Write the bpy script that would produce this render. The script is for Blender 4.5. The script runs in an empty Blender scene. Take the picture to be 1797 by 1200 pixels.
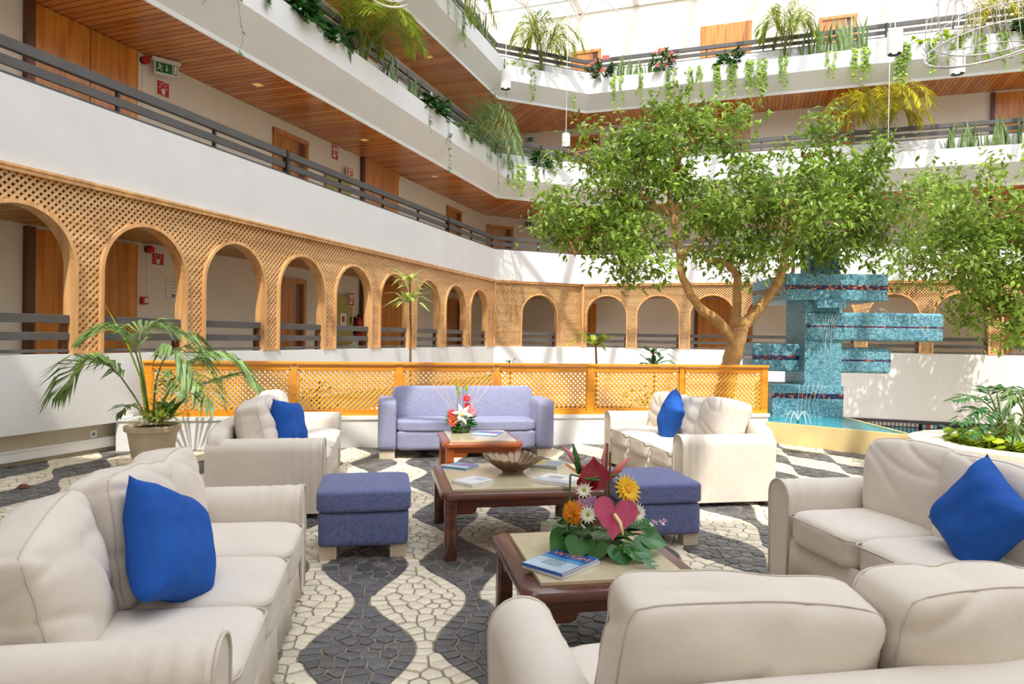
import bpy, bmesh, math, random
import numpy as np
from mathutils import Vector, Matrix
from mathutils.geometry import delaunay_2d_cdt

random.seed(7)
rng = np.random.default_rng(7)
SC = bpy.context.scene
COL = SC.collection
R = math.radians
PI = math.pi

# ---------------------------------------------------------------- camera, sky, sun, exposure
CAM_H = 1.45
yaw, pitch, roll = R(-10.6), R(-0.354), R(0.867)
fw = Vector((-math.sin(yaw) * math.cos(pitch), math.cos(yaw) * math.cos(pitch), math.sin(pitch)))
r0 = fw.cross(Vector((0, 0, 1))).normalized()
u0 = r0.cross(fw)
cr = r0 * math.cos(roll) + u0 * math.sin(roll)
cu = -r0 * math.sin(roll) + u0 * math.cos(roll)
cam_data = bpy.data.cameras.new('camera')
cam_data.sensor_width = 36.0
cam_data.lens = 24.0
cam_data.clip_end = 200
cam = bpy.data.objects.new('camera', cam_data)
COL.objects.link(cam)
mw = Matrix((cr, cu, -fw)).transposed().to_4x4()
mw.translation = Vector((0, 0, CAM_H))
cam.matrix_world = mw
SC.camera = cam

# room axes: W to the right along the far wall, S away along the left wall (30 degrees off the lounge axes)
ROOM = R(-30)
WV = Vector((math.cos(ROOM), math.sin(ROOM), 0))
SV = Vector((-math.sin(ROOM), math.cos(ROOM), 0))
def room(w, s, z=0.0):
    return WV * w + SV * s + Vector((0, 0, z))

world = bpy.data.worlds.new('sky')
SC.world = world
world.use_nodes = True
wn = world.node_tree
wn.nodes.clear()
wo = wn.nodes.new('ShaderNodeOutputWorld')
wb = wn.nodes.new('ShaderNodeBackground')
ws = wn.nodes.new('ShaderNodeTexSky')
ws.sky_type = 'NISHITA'
ws.sun_disc = False
ws.sun_elevation = R(56)
ws.sun_rotation = R(200)
ws.air_density = 1.0
ws.dust_density = 2.5
ws.ozone_density = 1.0
wmix = wn.nodes.new('ShaderNodeMixRGB')
wmix.inputs[0].default_value = 0.55
wmix.inputs[2].default_value = (8.0, 7.8, 7.4, 1)
wn.links.new(ws.outputs[0], wmix.inputs[1])
wn.links.new(wmix.outputs[0], wb.inputs[0])
wb.inputs[1].default_value = 0.50
wn.links.new(wb.outputs[0], wo.inputs[0])

SUN_DIR = (WV * -0.30 + SV * 1.0 + Vector((0, 0, -1.58))).normalized()
sun_data = bpy.data.lights.new('sun', 'SUN')
sun_data.energy = 5.4
sun_data.angle = R(0.6)
sun_data.color = (1.0, 0.91, 0.75)
sun = bpy.data.objects.new('sun', sun_data)
sun.rotation_euler = SUN_DIR.to_track_quat('-Z', 'Y').to_euler()
sun.location = (0, 0, 30)
COL.objects.link(sun)

SC.view_settings.view_transform = 'Standard'
SC.view_settings.look = 'None'
SC.view_settings.gamma = 1.0
SC.view_settings.use_curve_mapping = False
SC.view_settings.exposure = 0.08

# ---------------------------------------------------------------- materials
MATS = {}
def new_mat(name):
    m = bpy.data.materials.new(name)
    m.use_nodes = True
    nt = m.node_tree
    b = nt.nodes['Principled BSDF']
    MATS[name] = m
    return m, nt, b

def srgb(r, g, b):
    f = lambda c: (c / 255 / 12.92) if c / 255 <= 0.04045 else ((c / 255 + 0.055) / 1.055) ** 2.4
    return (f(r), f(g), f(b), 1)

def plain(name, col, rough=0.6, var=0.12, scale=6.0, bump=0.0, bscale=60.0, metal=0.0, coat=0.0, stretch=None, island=0.0, coords='Object', spec=0.5, trans=0.0):
    """colour with noise variation, optional fine relief"""
    m, nt, b = new_mat(name)
    N, L = nt.nodes, nt.links
    tc = N.new('ShaderNodeTexCoord')
    mp = N.new('ShaderNodeMapping')
    L.new(tc.outputs[coords], mp.inputs[0])
    if stretch: mp.inputs['Scale'].default_value = stretch
    nz = N.new('ShaderNodeTexNoise')
    nz.inputs['Scale'].default_value = scale
    nz.inputs['Detail'].default_value = 4
    L.new(mp.outputs[0], nz.inputs[0])
    cr_ = N.new('ShaderNodeValToRGB')
    c = col
    cr_.color_ramp.elements[0].position = 0.3
    cr_.color_ramp.elements[1].position = 0.7
    cr_.color_ramp.elements[0].color = (c[0] * (1 - var), c[1] * (1 - var), c[2] * (1 - var), 1)
    cr_.color_ramp.elements[1].color = (min(1, c[0] * (1 + var)), min(1, c[1] * (1 + var)), min(1, c[2] * (1 + var)), 1)
    L.new(nz.outputs[0], cr_.inputs[0])
    out = cr_.outputs[0]
    if island:
        ge = N.new('ShaderNodeNewGeometry')
        ma = N.new('ShaderNodeMath'); ma.operation = 'MULTIPLY_ADD'
        L.new(ge.outputs['Random Per Island'], ma.inputs[0])
        ma.inputs[1].default_value = 2 * island
        ma.inputs[2].default_value = 1 - island
        oi = N.new('ShaderNodeObjectInfo')
        mb_ = N.new('ShaderNodeMath'); mb_.operation = 'MULTIPLY_ADD'
        L.new(oi.outputs['Random'], mb_.inputs[0])
        mb_.inputs[1].default_value = island * .6
        mb_.inputs[2].default_value = 1 - island * .3
        mc = N.new('ShaderNodeMath'); mc.operation = 'MULTIPLY'
        L.new(ma.outputs[0], mc.inputs[0]); L.new(mb_.outputs[0], mc.inputs[1])
        vm = N.new('ShaderNodeVectorMath'); vm.operation = 'SCALE'
        L.new(out, vm.inputs[0]); L.new(mc.outputs[0], vm.inputs['Scale'])
        out = vm.outputs[0]
    L.new(out, b.inputs['Base Color'])
    b.inputs['Roughness'].default_value = rough
    b.inputs['Metallic'].default_value = metal
    b.inputs['Specular IOR Level'].default_value = spec
    if coat: b.inputs['Coat Weight'].default_value = coat; b.inputs['Coat Roughness'].default_value = 0.15
    if trans:
        # thin leaves let light through
        tr = N.new('ShaderNodeBsdfTranslucent')
        L.new(out, tr.inputs[0])
        ms = N.new('ShaderNodeMixShader'); ms.inputs[0].default_value = trans
        L.new(b.outputs[0], ms.inputs[1]); L.new(tr.outputs[0], ms.inputs[2])
        L.new(ms.outputs[0], N['Material Output'].inputs[0])
    if bump:
        n2 = N.new('ShaderNodeTexNoise')
        n2.inputs['Scale'].default_value = bscale
        n2.inputs['Detail'].default_value = 3
        L.new(mp.outputs[0], n2.inputs[0])
        bp = N.new('ShaderNodeBump')
        bp.inputs['Strength'].default_value = bump
        bp.inputs['Distance'].default_value = 0.02
        L.new(n2.outputs[0], bp.inputs['Height'])
        L.new(bp.outputs[0], b.inputs['Normal'])
    return m

def wood(name, c0, c1, rough=0.35, axis=2, grain=14.0, coat=0.3, island=0.0):
    m, nt, b = new_mat(name)
    N, L = nt.nodes, nt.links
    tc = N.new('ShaderNodeTexCoord')
    mp = N.new('ShaderNodeMapping')
    L.new(tc.outputs['Object'], mp.inputs[0])
    sc = [grain] * 3
    sc[axis] = grain * 0.07
    mp.inputs['Scale'].default_value = sc
    nz = N.new('ShaderNodeTexNoise')
    nz.inputs['Scale'].default_value = 1.0
    nz.inputs['Detail'].default_value = 6
    nz.inputs['Distortion'].default_value = 0.6
    L.new(mp.outputs[0], nz.inputs[0])
    r_ = N.new('ShaderNodeValToRGB')
    r_.color_ramp.elements[0].position = 0.32
    r_.color_ramp.elements[1].position = 0.68
    r_.color_ramp.elements[0].color = c0
    r_.color_ramp.elements[1].color = c1
    L.new(nz.outputs[0], r_.inputs[0])
    L.new(r_.outputs[0], b.inputs['Base Color'])
    b.inputs['Roughness'].default_value = rough
    b.inputs['Coat Weight'].default_value = coat
    b.inputs['Coat Roughness'].default_value = 0.2
    return m

def boards(name, c0, c1, pitch, rough=0.35):
    """tongue and groove boards, joints across the u coordinate"""
    m, nt, b = new_mat(name)
    N, L = nt.nodes, nt.links
    uv = N.new('ShaderNodeUVMap')
    sp = N.new('ShaderNodeSeparateXYZ')
    L.new(uv.outputs[0], sp.inputs[0])
    dv = N.new('ShaderNodeMath'); dv.operation = 'DIVIDE'
    L.new(sp.outputs[0], dv.inputs[0]); dv.inputs[1].default_value = pitch
    fr = N.new('ShaderNodeMath'); fr.operation = 'FRACT'
    L.new(dv.outputs[0], fr.inputs[0])
    fl = N.new('ShaderNodeMath'); fl.operation = 'FLOOR'
    L.new(dv.outputs[0], fl.inputs[0])
    wn_ = N.new('ShaderNodeTexWhiteNoise'); wn_.noise_dimensions = '1D'
    L.new(fl.outputs[0], wn_.inputs['W'])
    mp = N.new('ShaderNodeMapping'); L.new(uv.outputs[0], mp.inputs[0])
    mp.inputs['Scale'].default_value = (30, 2, 1)
    nz = N.new('ShaderNodeTexNoise'); nz.inputs['Scale'].default_value = 1; nz.inputs['Detail'].default_value = 5
    L.new(mp.outputs[0], nz.inputs[0])
    ad = N.new('ShaderNodeMath'); ad.operation = 'MULTIPLY_ADD'
    L.new(wn_.outputs[0], ad.inputs[0]); ad.inputs[1].default_value = 0.5
    L.new(nz.outputs[0], ad.inputs[2])
    r_ = N.new('ShaderNodeValToRGB')
    r_.color_ramp.elements[0].position = 0.4
    r_.color_ramp.elements[1].position = 1.0
    r_.color_ramp.elements[0].color = c0
    r_.color_ramp.elements[1].color = c1
    L.new(ad.outputs[0], r_.inputs[0])
    gt = N.new('ShaderNodeMath'); gt.operation = 'LESS_THAN'
    L.new(fr.outputs[0], gt.inputs[0]); gt.inputs[1].default_value = 0.13
    mx = N.new('ShaderNodeMixRGB')
    L.new(gt.outputs[0], mx.inputs[0]); L.new(r_.outputs[0], mx.inputs[1])
    mx.inputs[2].default_value = (c0[0] * .25, c0[1] * .22, c0[2] * .2, 1)
    L.new(mx.outputs[0], b.inputs['Base Color'])
    b.inputs['Roughness'].default_value = rough
    bp = N.new('ShaderNodeBump'); bp.inputs['Strength'].default_value = 0.4; bp.invert = True
    bp.inputs['Distance'].default_value = 0.01
    L.new(gt.outputs[0], bp.inputs['Height']); L.new(bp.outputs[0], b.inputs['Normal'])
    return m

def weave(name, col, col2, scale=260, rough=0.85):
    m, nt, b = new_mat(name)
    N, L = nt.nodes, nt.links
    tc = N.new('ShaderNodeTexCoord')
    facs = []
    for st in ((1, 1, .12), (.12, 1, 1), (1, .12, 1)):
        mp = N.new('ShaderNodeMapping'); mp.inputs['Scale'].default_value = st
        L.new(tc.outputs['Object'], mp.inputs[0])
        nz = N.new('ShaderNodeTexNoise'); nz.inputs['Scale'].default_value = scale; nz.inputs['Detail'].default_value = 2
        L.new(mp.outputs[0], nz.inputs[0]); facs.append(nz.outputs[0])
    a1 = N.new('ShaderNodeMath'); a1.operation = 'ADD'; L.new(facs[0], a1.inputs[0]); L.new(facs[1], a1.inputs[1])
    a2 = N.new('ShaderNodeMath'); a2.operation = 'ADD'; L.new(a1.outputs[0], a2.inputs[0]); L.new(facs[2], a2.inputs[1])
    r_ = N.new('ShaderNodeValToRGB')
    r_.color_ramp.elements[0].position = 0.40; r_.color_ramp.elements[1].position = 0.60
    r_.color_ramp.elements[0].color = col; r_.color_ramp.elements[1].color = col2
    dvv = N.new('ShaderNodeMath'); dvv.operation = 'MULTIPLY'; L.new(a2.outputs[0], dvv.inputs[0]); dvv.inputs[1].default_value = 1 / 3
    L.new(dvv.outputs[0], r_.inputs[0]); L.new(r_.outputs[0], b.inputs['Base Color'])
    b.inputs['Roughness'].default_value = rough
    b.inputs['Sheen Weight'].default_value = 0.2
    bp = N.new('ShaderNodeBump'); bp.inputs['Strength'].default_value = 0.25; bp.inputs['Distance'].default_value = 0.004
    L.new(dvv.outputs[0], bp.inputs['Height']); L.new(bp.outputs[0], b.inputs['Normal'])
    return m

def mosaic(name):
    """small glass tiles: two blues in a grid, world-size tiles via object coordinates"""
    m, nt, b = new_mat(name)
    N, L = nt.nodes, nt.links
    tc = N.new('ShaderNodeTexCoord')
    vm = N.new('ShaderNodeVectorMath'); vm.operation = 'MULTIPLY'
    vm.inputs[1].default_value = (38, 38, 38)
    L.new(tc.outputs['Object'], vm.inputs[0])
    fl = N.new('ShaderNodeVectorMath'); fl.operation = 'FLOOR'; L.new(vm.outputs[0], fl.inputs[0])
    fr = N.new('ShaderNodeVectorMath'); fr.operation = 'FRACTION'; L.new(vm.outputs[0], fr.inputs[0])
    wn_ = N.new('ShaderNodeTexWhiteNoise'); L.new(fl.outputs[0], wn_.inputs[0])
    r_ = N.new('ShaderNodeValToRGB')
    e = r_.color_ramp.elements
    e[0].position = 0.0; e[0].color = srgb(78, 130, 150)
    e[1].position = 1.0; e[1].color = srgb(152, 198, 210)
    e2 = e.new(0.5); e2.color = srgb(108, 162, 178)
    L.new(wn_.outputs[0], r_.inputs[0])
    sp = N.new('ShaderNodeSeparateXYZ'); L.new(fr.outputs[0], sp.inputs[0])
    mins = []
    for i in range(3):
        lt = N.new('ShaderNodeMath'); lt.operation = 'LESS_THAN'; L.new(sp.outputs[i], lt.inputs[0]); lt.inputs[1].default_value = 0.16
        mins.append(lt)
    ge = N.new('ShaderNodeNewGeometry')
    # drop the joint set along the face normal
    nv = N.new('ShaderNodeVectorTransform'); nv.vector_type = 'NORMAL'; nv.convert_from = 'WORLD'; nv.convert_to = 'OBJECT'
    L.new(ge.outputs['Normal'], nv.inputs[0])
    ab = N.new('ShaderNodeVectorMath'); ab.operation = 'ABSOLUTE'; L.new(nv.outputs[0], ab.inputs[0])
    sn = N.new('ShaderNodeSeparateXYZ'); L.new(ab.outputs[0], sn.inputs[0])
    outs = []
    for i in range(3):
        g = N.new('ShaderNodeMath'); g.operation = 'LESS_THAN'; L.new(sn.outputs[i], g.inputs[0]); g.inputs[1].default_value = 0.7
        mu = N.new('ShaderNodeMath'); mu.operation = 'MULTIPLY'; L.new(g.outputs[0], mu.inputs[0]); L.new(mins[i].outputs[0], mu.inputs[1])
        outs.append(mu)
    m1 = N.new('ShaderNodeMath'); m1.operation = 'MAXIMUM'; L.new(outs[0].outputs[0], m1.inputs[0]); L.new(outs[1].outputs[0], m1.inputs[1])
    m2 = N.new('ShaderNodeMath'); m2.operation = 'MAXIMUM'; L.new(m1.outputs[0], m2.inputs[0]); L.new(outs[2].outputs[0], m2.inputs[1])
    mx = N.new('ShaderNodeMixRGB'); L.new(m2.outputs[0], mx.inputs[0]); L.new(r_.outputs[0], mx.inputs[1])
    mx.inputs[2].default_value = srgb(56, 100, 116)
    L.new(mx.outputs[0], b.inputs['Base Color'])
    b.inputs['Roughness'].default_value = 0.4
    b.inputs['Specular IOR Level'].default_value = 0.25
    return m

def mosaic_band(name):
    m, nt, b = new_mat(name)
    N, L = nt.nodes, nt.links
    tc = N.new('ShaderNodeTexCoord')
    vm = N.new('ShaderNodeVectorMath'); vm.operation = 'MULTIPLY'; vm.inputs[1].default_value = (38, 38, 38)
    L.new(tc.outputs['Object'], vm.inputs[0])
    fl = N.new('ShaderNodeVectorMath'); fl.operation = 'FLOOR'; L.new(vm.outputs[0], fl.inputs[0])
    wn_ = N.new('ShaderNodeTexWhiteNoise'); L.new(fl.outputs[0], wn_.inputs[0])
    r_ = N.new('ShaderNodeValToRGB'); r_.color_ramp.interpolation = 'CONSTANT'
    e = r_.color_ramp.elements
    e[0].position = 0.0; e[0].color = srgb(26, 40, 84)
    e[1].position = 0.45; e[1].color = srgb(150, 62, 40)
    for p, c in ((0.62, srgb(40, 36, 48)), (0.8, srgb(176, 120, 84)), (0.9, srgb(44, 70, 120))):
        x = e.new(p); x.color = c
    L.new(wn_.outputs[0], r_.inputs[0]); L.new(r_.outputs[0], b.inputs['Base Color'])
    b.inputs['Roughness'].default_value = 0.2
    return m

def emit(name, col, strength):
    m, nt, b = new_mat(name)
    b.inputs['Base Color'].default_value = col
    b.inputs['Emission Color'].default_value = col
    b.inputs['Emission Strength'].default_value = strength
    return m

def glassy(name, tint, gloss=0.08):
    m, nt, b = new_mat(name)
    N, L = nt.nodes, nt.links
    t = N.new('ShaderNodeBsdfTransparent'); t.inputs[0].default_value = tint
    g = N.new('ShaderNodeBsdfGlossy'); g.inputs['Roughness'].default_value = 0.03
    ms = N.new('ShaderNodeMixShader'); ms.inputs[0].default_value = gloss
    L.new(t.outputs[0], ms.inputs[1]); L.new(g.outputs[0], ms.inputs[2])
    L.new(ms.outputs[0], N['Material Output'].inputs[0])
    return m

def water(name):
    m, nt, b = new_mat(name)
    N, L = nt.nodes, nt.links
    b.inputs['Base Color'].default_value = srgb(70, 160, 176)
    b.inputs['Roughness'].default_value = 0.04
    tc = N.new('ShaderNodeTexCoord')
    mp = N.new('ShaderNodeMapping'); mp.inputs['Scale'].default_value = (3, 9, 1); L.new(tc.outputs['Object'], mp.inputs[0])
    nz = N.new('ShaderNodeTexNoise'); nz.inputs['Scale'].default_value = 2.4; nz.inputs['Detail'].default_value = 3; L.new(mp.outputs[0], nz.inputs[0])
    bp = N.new('ShaderNodeBump'); bp.inputs['Strength'].default_value = 0.5; bp.inputs['Distance'].default_value = 0.05
    L.new(nz.outputs[0], bp.inputs['Height']); L.new(bp.outputs[0], b.inputs['Normal'])
    return m

plain('white_plaster', srgb(228, 227, 226), 0.75, 0.03, 1.5, 0.12, 45)
plain('cream_plaster', srgb(240, 230, 214), 0.8, 0.03, 1.2, 0.08, 40)
plain('plinth_paint', srgb(206, 196, 174), 0.7, 0.06, 2)
plain('white_paint', srgb(238, 237, 234), 0.45, 0.02, 3)
wood('panel_wood', srgb(184, 104, 26), srgb(230, 150, 52), 0.3, 2, 11, 0.5)
wood('door_wood', srgb(158, 92, 34), srgb(212, 140, 66), 0.35, 2, 12, 0.4)
wood('frame_wood', srgb(176, 108, 46), srgb(222, 152, 82), 0.4, 2, 14, 0.3)
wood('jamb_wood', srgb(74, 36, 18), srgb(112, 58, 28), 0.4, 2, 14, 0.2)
wood('lattice_wood', srgb(198, 150, 96), srgb(230, 186, 132), 0.45, 0, 10, 0.15)
wood('arch_wood', srgb(196, 144, 92), srgb(232, 182, 124), 0.4, 2, 10, 0.25)
wood('fence_wood', srgb(212, 128, 22), srgb(240, 164, 44), 0.4, 0, 10, 0.3)
wood('fence_lattice_wood', srgb(222, 150, 42), srgb(246, 186, 72), 0.45, 0, 12, 0.2)
wood('table_wood', srgb(62, 26, 16), srgb(104, 48, 30), 0.22, 0, 12, 0.7)
wood('sunlit_table_wood', srgb(120, 54, 20), srgb(172, 88, 36), 0.25, 0, 12, 0.6)  # table wood again, the sun's orange brightening put into its colour
boards('soffit_boards', srgb(190, 102, 42), srgb(234, 154, 82), 0.115, 0.24)
boards('corridor_boards', srgb(170, 112, 48), srgb(214, 160, 86), 0.115, 0.4)
plain('dark_rail', srgb(84, 80, 78), 0.5, 0.12, 3, 0, 0, stretch=(1, 1, 1))
plain('black_metal', srgb(38, 36, 36), 0.4, 0.05)
plain('roof_steel', srgb(224, 222, 216), 0.5, 0.03)
plain('roof_slab', srgb(226, 222, 214), 0.8, 0.03)
glassy('roof_glass', (0.93, 0.96, 1.0, 1))
plain('joint_sand', srgb(142, 131, 112), 0.95, 0.2, 30)
plain('pale_cobble', srgb(226, 214, 190), 0.6, 0.14, 9, 0.35, 50, island=0.16)
plain('dark_cobble', srgb(98, 96, 96), 0.45, 0.3, 14, 0.4, 50, island=0.45)
plain('lower_floor', srgb(170, 150, 120), 0.4, 0.1)
plain('soil', srgb(82, 62, 44), 0.95, 0.3, 20, 0.5, 30)
# ---------------------------------------------------------------- mesh builder
class MB:
    def __init__(self):
        self.v = []; self.f = []; self.m = []; self.uv = {}
    def add(self, verts, faces, mi=0):
        o = len(self.v)
        self.v.extend([tuple(p) for p in verts])
        for fc in faces:
            self.f.append(tuple(i + o for i in fc)); self.m.append(mi)
        return o
    def quad(self, a, b, c, d, mi=0, uv=None):
        self.add([a, b, c, d], [(0, 1, 2, 3)], mi)
        if uv: self.uv[len(self.f) - 1] = uv
    def hexa(self, p, mi=0):
        """p: 8 points, bottom ring then top ring"""
        self.add(p, [(3, 2, 1, 0), (4, 5, 6, 7), (0, 1, 5, 4), (1, 2, 6, 5), (2, 3, 7, 6), (3, 0, 4, 7)], mi)
    def box(self, x0, x1, y0, y1, z0, z1, mi=0):
        self.hexa([(x0, y0, z0), (x1, y0, z0), (x1, y1, z0), (x0, y1, z0), (x0, y0, z1), (x1, y0, z1), (x1, y1, z1), (x0, y1, z1)], mi)
    def obox(self, c, ax, ay, az, mi=0):
        """centre and three half-axis vectors"""
        c, ax, ay, az = Vector(c), Vector(ax), Vector(ay), Vector(az)
        self.hexa([c - ax - ay - az, c + ax - ay - az, c + ax + ay - az, c - ax + ay - az,
                   c - ax - ay + az, c + ax - ay + az, c + ax + ay + az, c - ax + ay + az], mi)
    def prism(self, poly, z0, z1, mi=0):
        n = len(poly)
        vs = [(p[0], p[1], z0) for p in poly] + [(p[0], p[1], z1) for p in poly]
        fs = [tuple(range(n - 1, -1, -1)), tuple(range(n, 2 * n))] + [(i, (i + 1) % n, n + (i + 1) % n, n + i) for i in range(n)]
        self.add(vs, fs, mi)
    def extrude(self, poly, fn, t0, t1, mi=0):
        """poly of (a, b); fn(a, b, t) -> point"""
        n = len(poly)
        vs = [fn(a, b, t0) for a, b in poly] + [fn(a, b, t1) for a, b in poly]
        fs = [tuple(range(n - 1, -1, -1)), tuple(range(n, 2 * n))] + [(i, (i + 1) % n, n + (i + 1) % n, n + i) for i in range(n)]
        self.add(vs, fs, mi)
    def tube(self, path, rad, n=8, mi=0, cap=True):
        path = [Vector(p) for p in path]
        k = len(path)
        if not hasattr(rad, '__len__'): rad = [rad] * k
        vs = []
        up = Vector((0.31, 0.17, 0.93)).normalized()
        prev = None
        for i, p in enumerate(path):
            t = (path[min(i + 1, k - 1)] - path[max(i - 1, 0)])
            if t.length < 1e-9: t = Vector((0, 0, 1))
            t.normalize()
            if prev is None:
                a = t.cross(up)
                if a.length < 1e-3: a = t.cross(Vector((1, 0, 0)))
            else:
                a = prev - t * prev.dot(t)
                if a.length < 1e-6: a = t.cross(up)
            a.normalize(); prev = a
            b = t.cross(a)
            for j in range(n):
                q = 2 * PI * j / n
                vs.append(p + (a * math.cos(q) + b * math.sin(q)) * rad[i])
        fs = []
        for i in range(k - 1):
            for j in range(n):
                fs.append((i * n + j, i * n + (j + 1) % n, (i + 1) * n + (j + 1) % n, (i + 1) * n + j))
        if cap:
            fs.append(tuple(range(n - 1, -1, -1))); fs.append(tuple((k - 1) * n + j for j in range(n)))
        self.add(vs, fs, mi)
    def lathe(self, prof, n=24, c=(0, 0, 0), mi=0, sx=1, sy=1):
        k = len(prof)
        vs = [(c[0] + r * math.cos(2 * PI * j / n) * sx, c[1] + r * math.sin(2 * PI * j / n) * sy, c[2] + z) for r, z in prof for j in range(n)]
        fs = []
        for i in range(k - 1):
            for j in range(n):
                fs.append((i * n + j, i * n + (j + 1) % n, (i + 1) * n + (j + 1) % n, (i + 1) * n + j))
        fs.append(tuple(range(n - 1, -1, -1))); fs.append(tuple((k - 1) * n + j for j in range(n)))
        self.add(vs, fs, mi)
    def mesh(self, name, mats, smooth=False, fixn=False):
        me = bpy.data.meshes.new(name)
        me.from_pydata(self.v, [], self.f)
        if not isinstance(mats, (list, tuple)): mats = [mats]
        for m in mats: me.materials.append(MATS[m] if isinstance(m, str) else m)
        if len(mats) > 1: me.polygons.foreach_set('material_index', self.m)
        if self.uv:
            l = me.uv_layers.new(name='UVMap')
            for fi, uvs in self.uv.items():
                p = me.polygons[fi]
                for k, li in enumerate(p.loop_indices): l.data[li].uv = uvs[k]
        if smooth: me.polygons.foreach_set('use_smooth', [True] * len(me.polygons))
        if fixn:
            bm = bmesh.new(); bm.from_mesh(me); bmesh.ops.recalc_face_normals(bm, faces=bm.faces); bm.to_mesh(me); bm.free()
        me.update()
        return me
    def build(self, name, mats, parent=None, loc=(0, 0, 0), rz=0.0, smooth=False, fixn=False, bevel=0.0, segs=2, auto=False):
        me = self.mesh(name, mats, smooth or auto, fixn)
        o = put(name, me, parent, loc, rz)
        if bevel:
            md = o.modifiers.new('bevel', 'BEVEL'); md.width = bevel; md.segments = segs; md.limit_method = 'ANGLE'; md.angle_limit = R(40)
        if auto:
            try:
                me.set_sharp_from_angle(angle=R(38))
            except Exception:
                pass
        return o

def put(name, me, parent=None, loc=(0, 0, 0), rz=0.0):
    o = bpy.data.objects.new(name, me)
    COL.objects.link(o)
    o.location = loc
    if isinstance(rz, (tuple, list)): o.rotation_euler = rz
    else: o.rotation_euler = (0, 0, rz)
    if parent: o.parent = parent
    return o
def tag(o, label, cat, group=None, kind=None):
    o['label'] = label; o['category'] = cat
    if group: o['group'] = group
    if kind: o['kind'] = kind
    return o
def thing(name, label, cat, loc=(0, 0, 0), rz=0.0, group=None):
    o = bpy.data.objects.new(name, None)
    COL.objects.link(o)
    o.empty_display_size = 0.2
    o.location = loc
    if isinstance(rz, (tuple, list)): o.rotation_euler = rz
    else: o.rotation_euler = (0, 0, rz)
    return tag(o, label, cat, group)
def struct(o, label=None):
    o['kind'] = 'structure'
    if label: o['label'] = label
    return o
def dup_tree(root, loc, rz, label, group=None):
    r = root.copy(); COL.objects.link(r); r.location = loc; r.rotation_euler = (0, 0, rz) if not isinstance(rz, tuple) else rz
    r['label'] = label
    if group: r['group'] = group
    for ch in list(root.children):
        c = ch.copy(); COL.objects.link(c); c.parent = r
        for g in list(ch.children):
            e = g.copy(); COL.objects.link(e); e.parent = c
    return r
ORD = ['first', 'second', 'third', 'fourth', 'fifth', 'sixth', 'seventh', 'eighth', 'ninth', 'tenth', 'eleventh', 'twelfth', 'thirteenth', 'fourteenth', 'fifteenth', 'sixteenth', 'seventeenth', 'eighteenth', 'nineteenth', 'twentieth']

# ---------------------------------------------------------------- the building
# wall frames: x along the wall (left to right seen from the atrium), y into the building
F_LEFT = (room(-7.27, 0), R(60))
F_CORNER = (room(-7.27, 19.0), R(15))
F_FAR = (room(0, 21.03), R(-30))
def in_frame(fr, x, y, z=0.0):
    o, a = fr
    return Vector((o[0] + x * math.cos(a) - y * math.sin(a), o[1] + x * math.sin(a) + y * math.cos(a), z))
FRONT = [(-7.27, -2.25), (-7.27, 19.0), (-5.05, 21.03), (11.0, 21.03)]
BACK = [(-8.65, -2.25), (-8.65, 21.49), (-7.78, 22.41), (11.0, 22.43)]

def offset_path(path, y):
    out = []
    k = len(path)
    ts = []
    for i in range(k - 1):
        a, b = Vector(path[i]), Vector(path[i + 1]); t = (b - a).normalized(); ts.append(t)
    for i in range(k):
        if i == 0: n = Vector((-ts[0].y, ts[0].x))
        elif i == k - 1: n = Vector((-ts[-1].y, ts[-1].x))
        else:
            n1 = Vector((-ts[i - 1].y, ts[i - 1].x)); n2 = Vector((-ts[i].y, ts[i].x))
            n = (n1 + n2) / (1 + n1.dot(n2))
        out.append(Vector(path[i]) + n * y)
    return out
def sweep(path, prof, mi=0, mb=None):
    mb = mb or MB()
    n = len(prof)
    rings = []
    for (y, z) in prof:
        rings.append([(p.x, p.y, z) for p in offset_path(path, y)])
    k = len(path)
    o = len(mb.v)
    for i in range(k):
        for j in range(n): mb.v.append(rings[j][i])
    for i in range(k - 1):
        for j in range(n):
            mb.f.append((o + i * n + j, o + i * n + (j + 1) % n, o + (i + 1) * n + (j + 1) % n, o + (i + 1) * n + j)); mb.m.append(mi)
    mb.f.append(tuple(o + j for j in range(n - 1, -1, -1))); mb.m.append(mi)
    mb.f.append(tuple(o + (k - 1) * n + j for j in range(n))); mb.m.append(mi)
    return mb
def rect(y0, y1, z0, z1): return [(y0, z0), (y1, z0), (y1, z1), (y0, z1)]
def strip_slab(front, back, z0, z1):
    """floor or ceiling slab between two polylines; underside carries board coordinates"""
    mb = MB()
    for i in range(len(front) - 1):
        a, b, c, d = Vector(front[i]), Vector(front[i + 1]), Vector(back[i + 1]), Vector(back[i])
        t = (b - a).normalized(); n = Vector((-t.y, t.x))
        uv = [((p - a).dot(t) + i * 40, (p - a).dot(n)) for p in (d, c, b, a)]
        mb.quad((d.x, d.y, z0), (c.x, c.y, z0), (b.x, b.y, z0), (a.x, a.y, z0), 0, uv)
        mb.quad((a.x, a.y, z1), (b.x, b.y, z1), (c.x, c.y, z1), (d.x, d.y, z1), 1)
        mb.quad((a.x, a.y, z0), (b.x, b.y, z0), (b.x, b.y, z1), (a.x, a.y, z1), 1)
        mb.quad((c.x, c.y, z0), (d.x, d.y, z0), (d.x, d.y, z1), (c.x, c.y, z1), 1)
    return mb
def V2(l): return [(p.x, p.y) for p in l]

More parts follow.
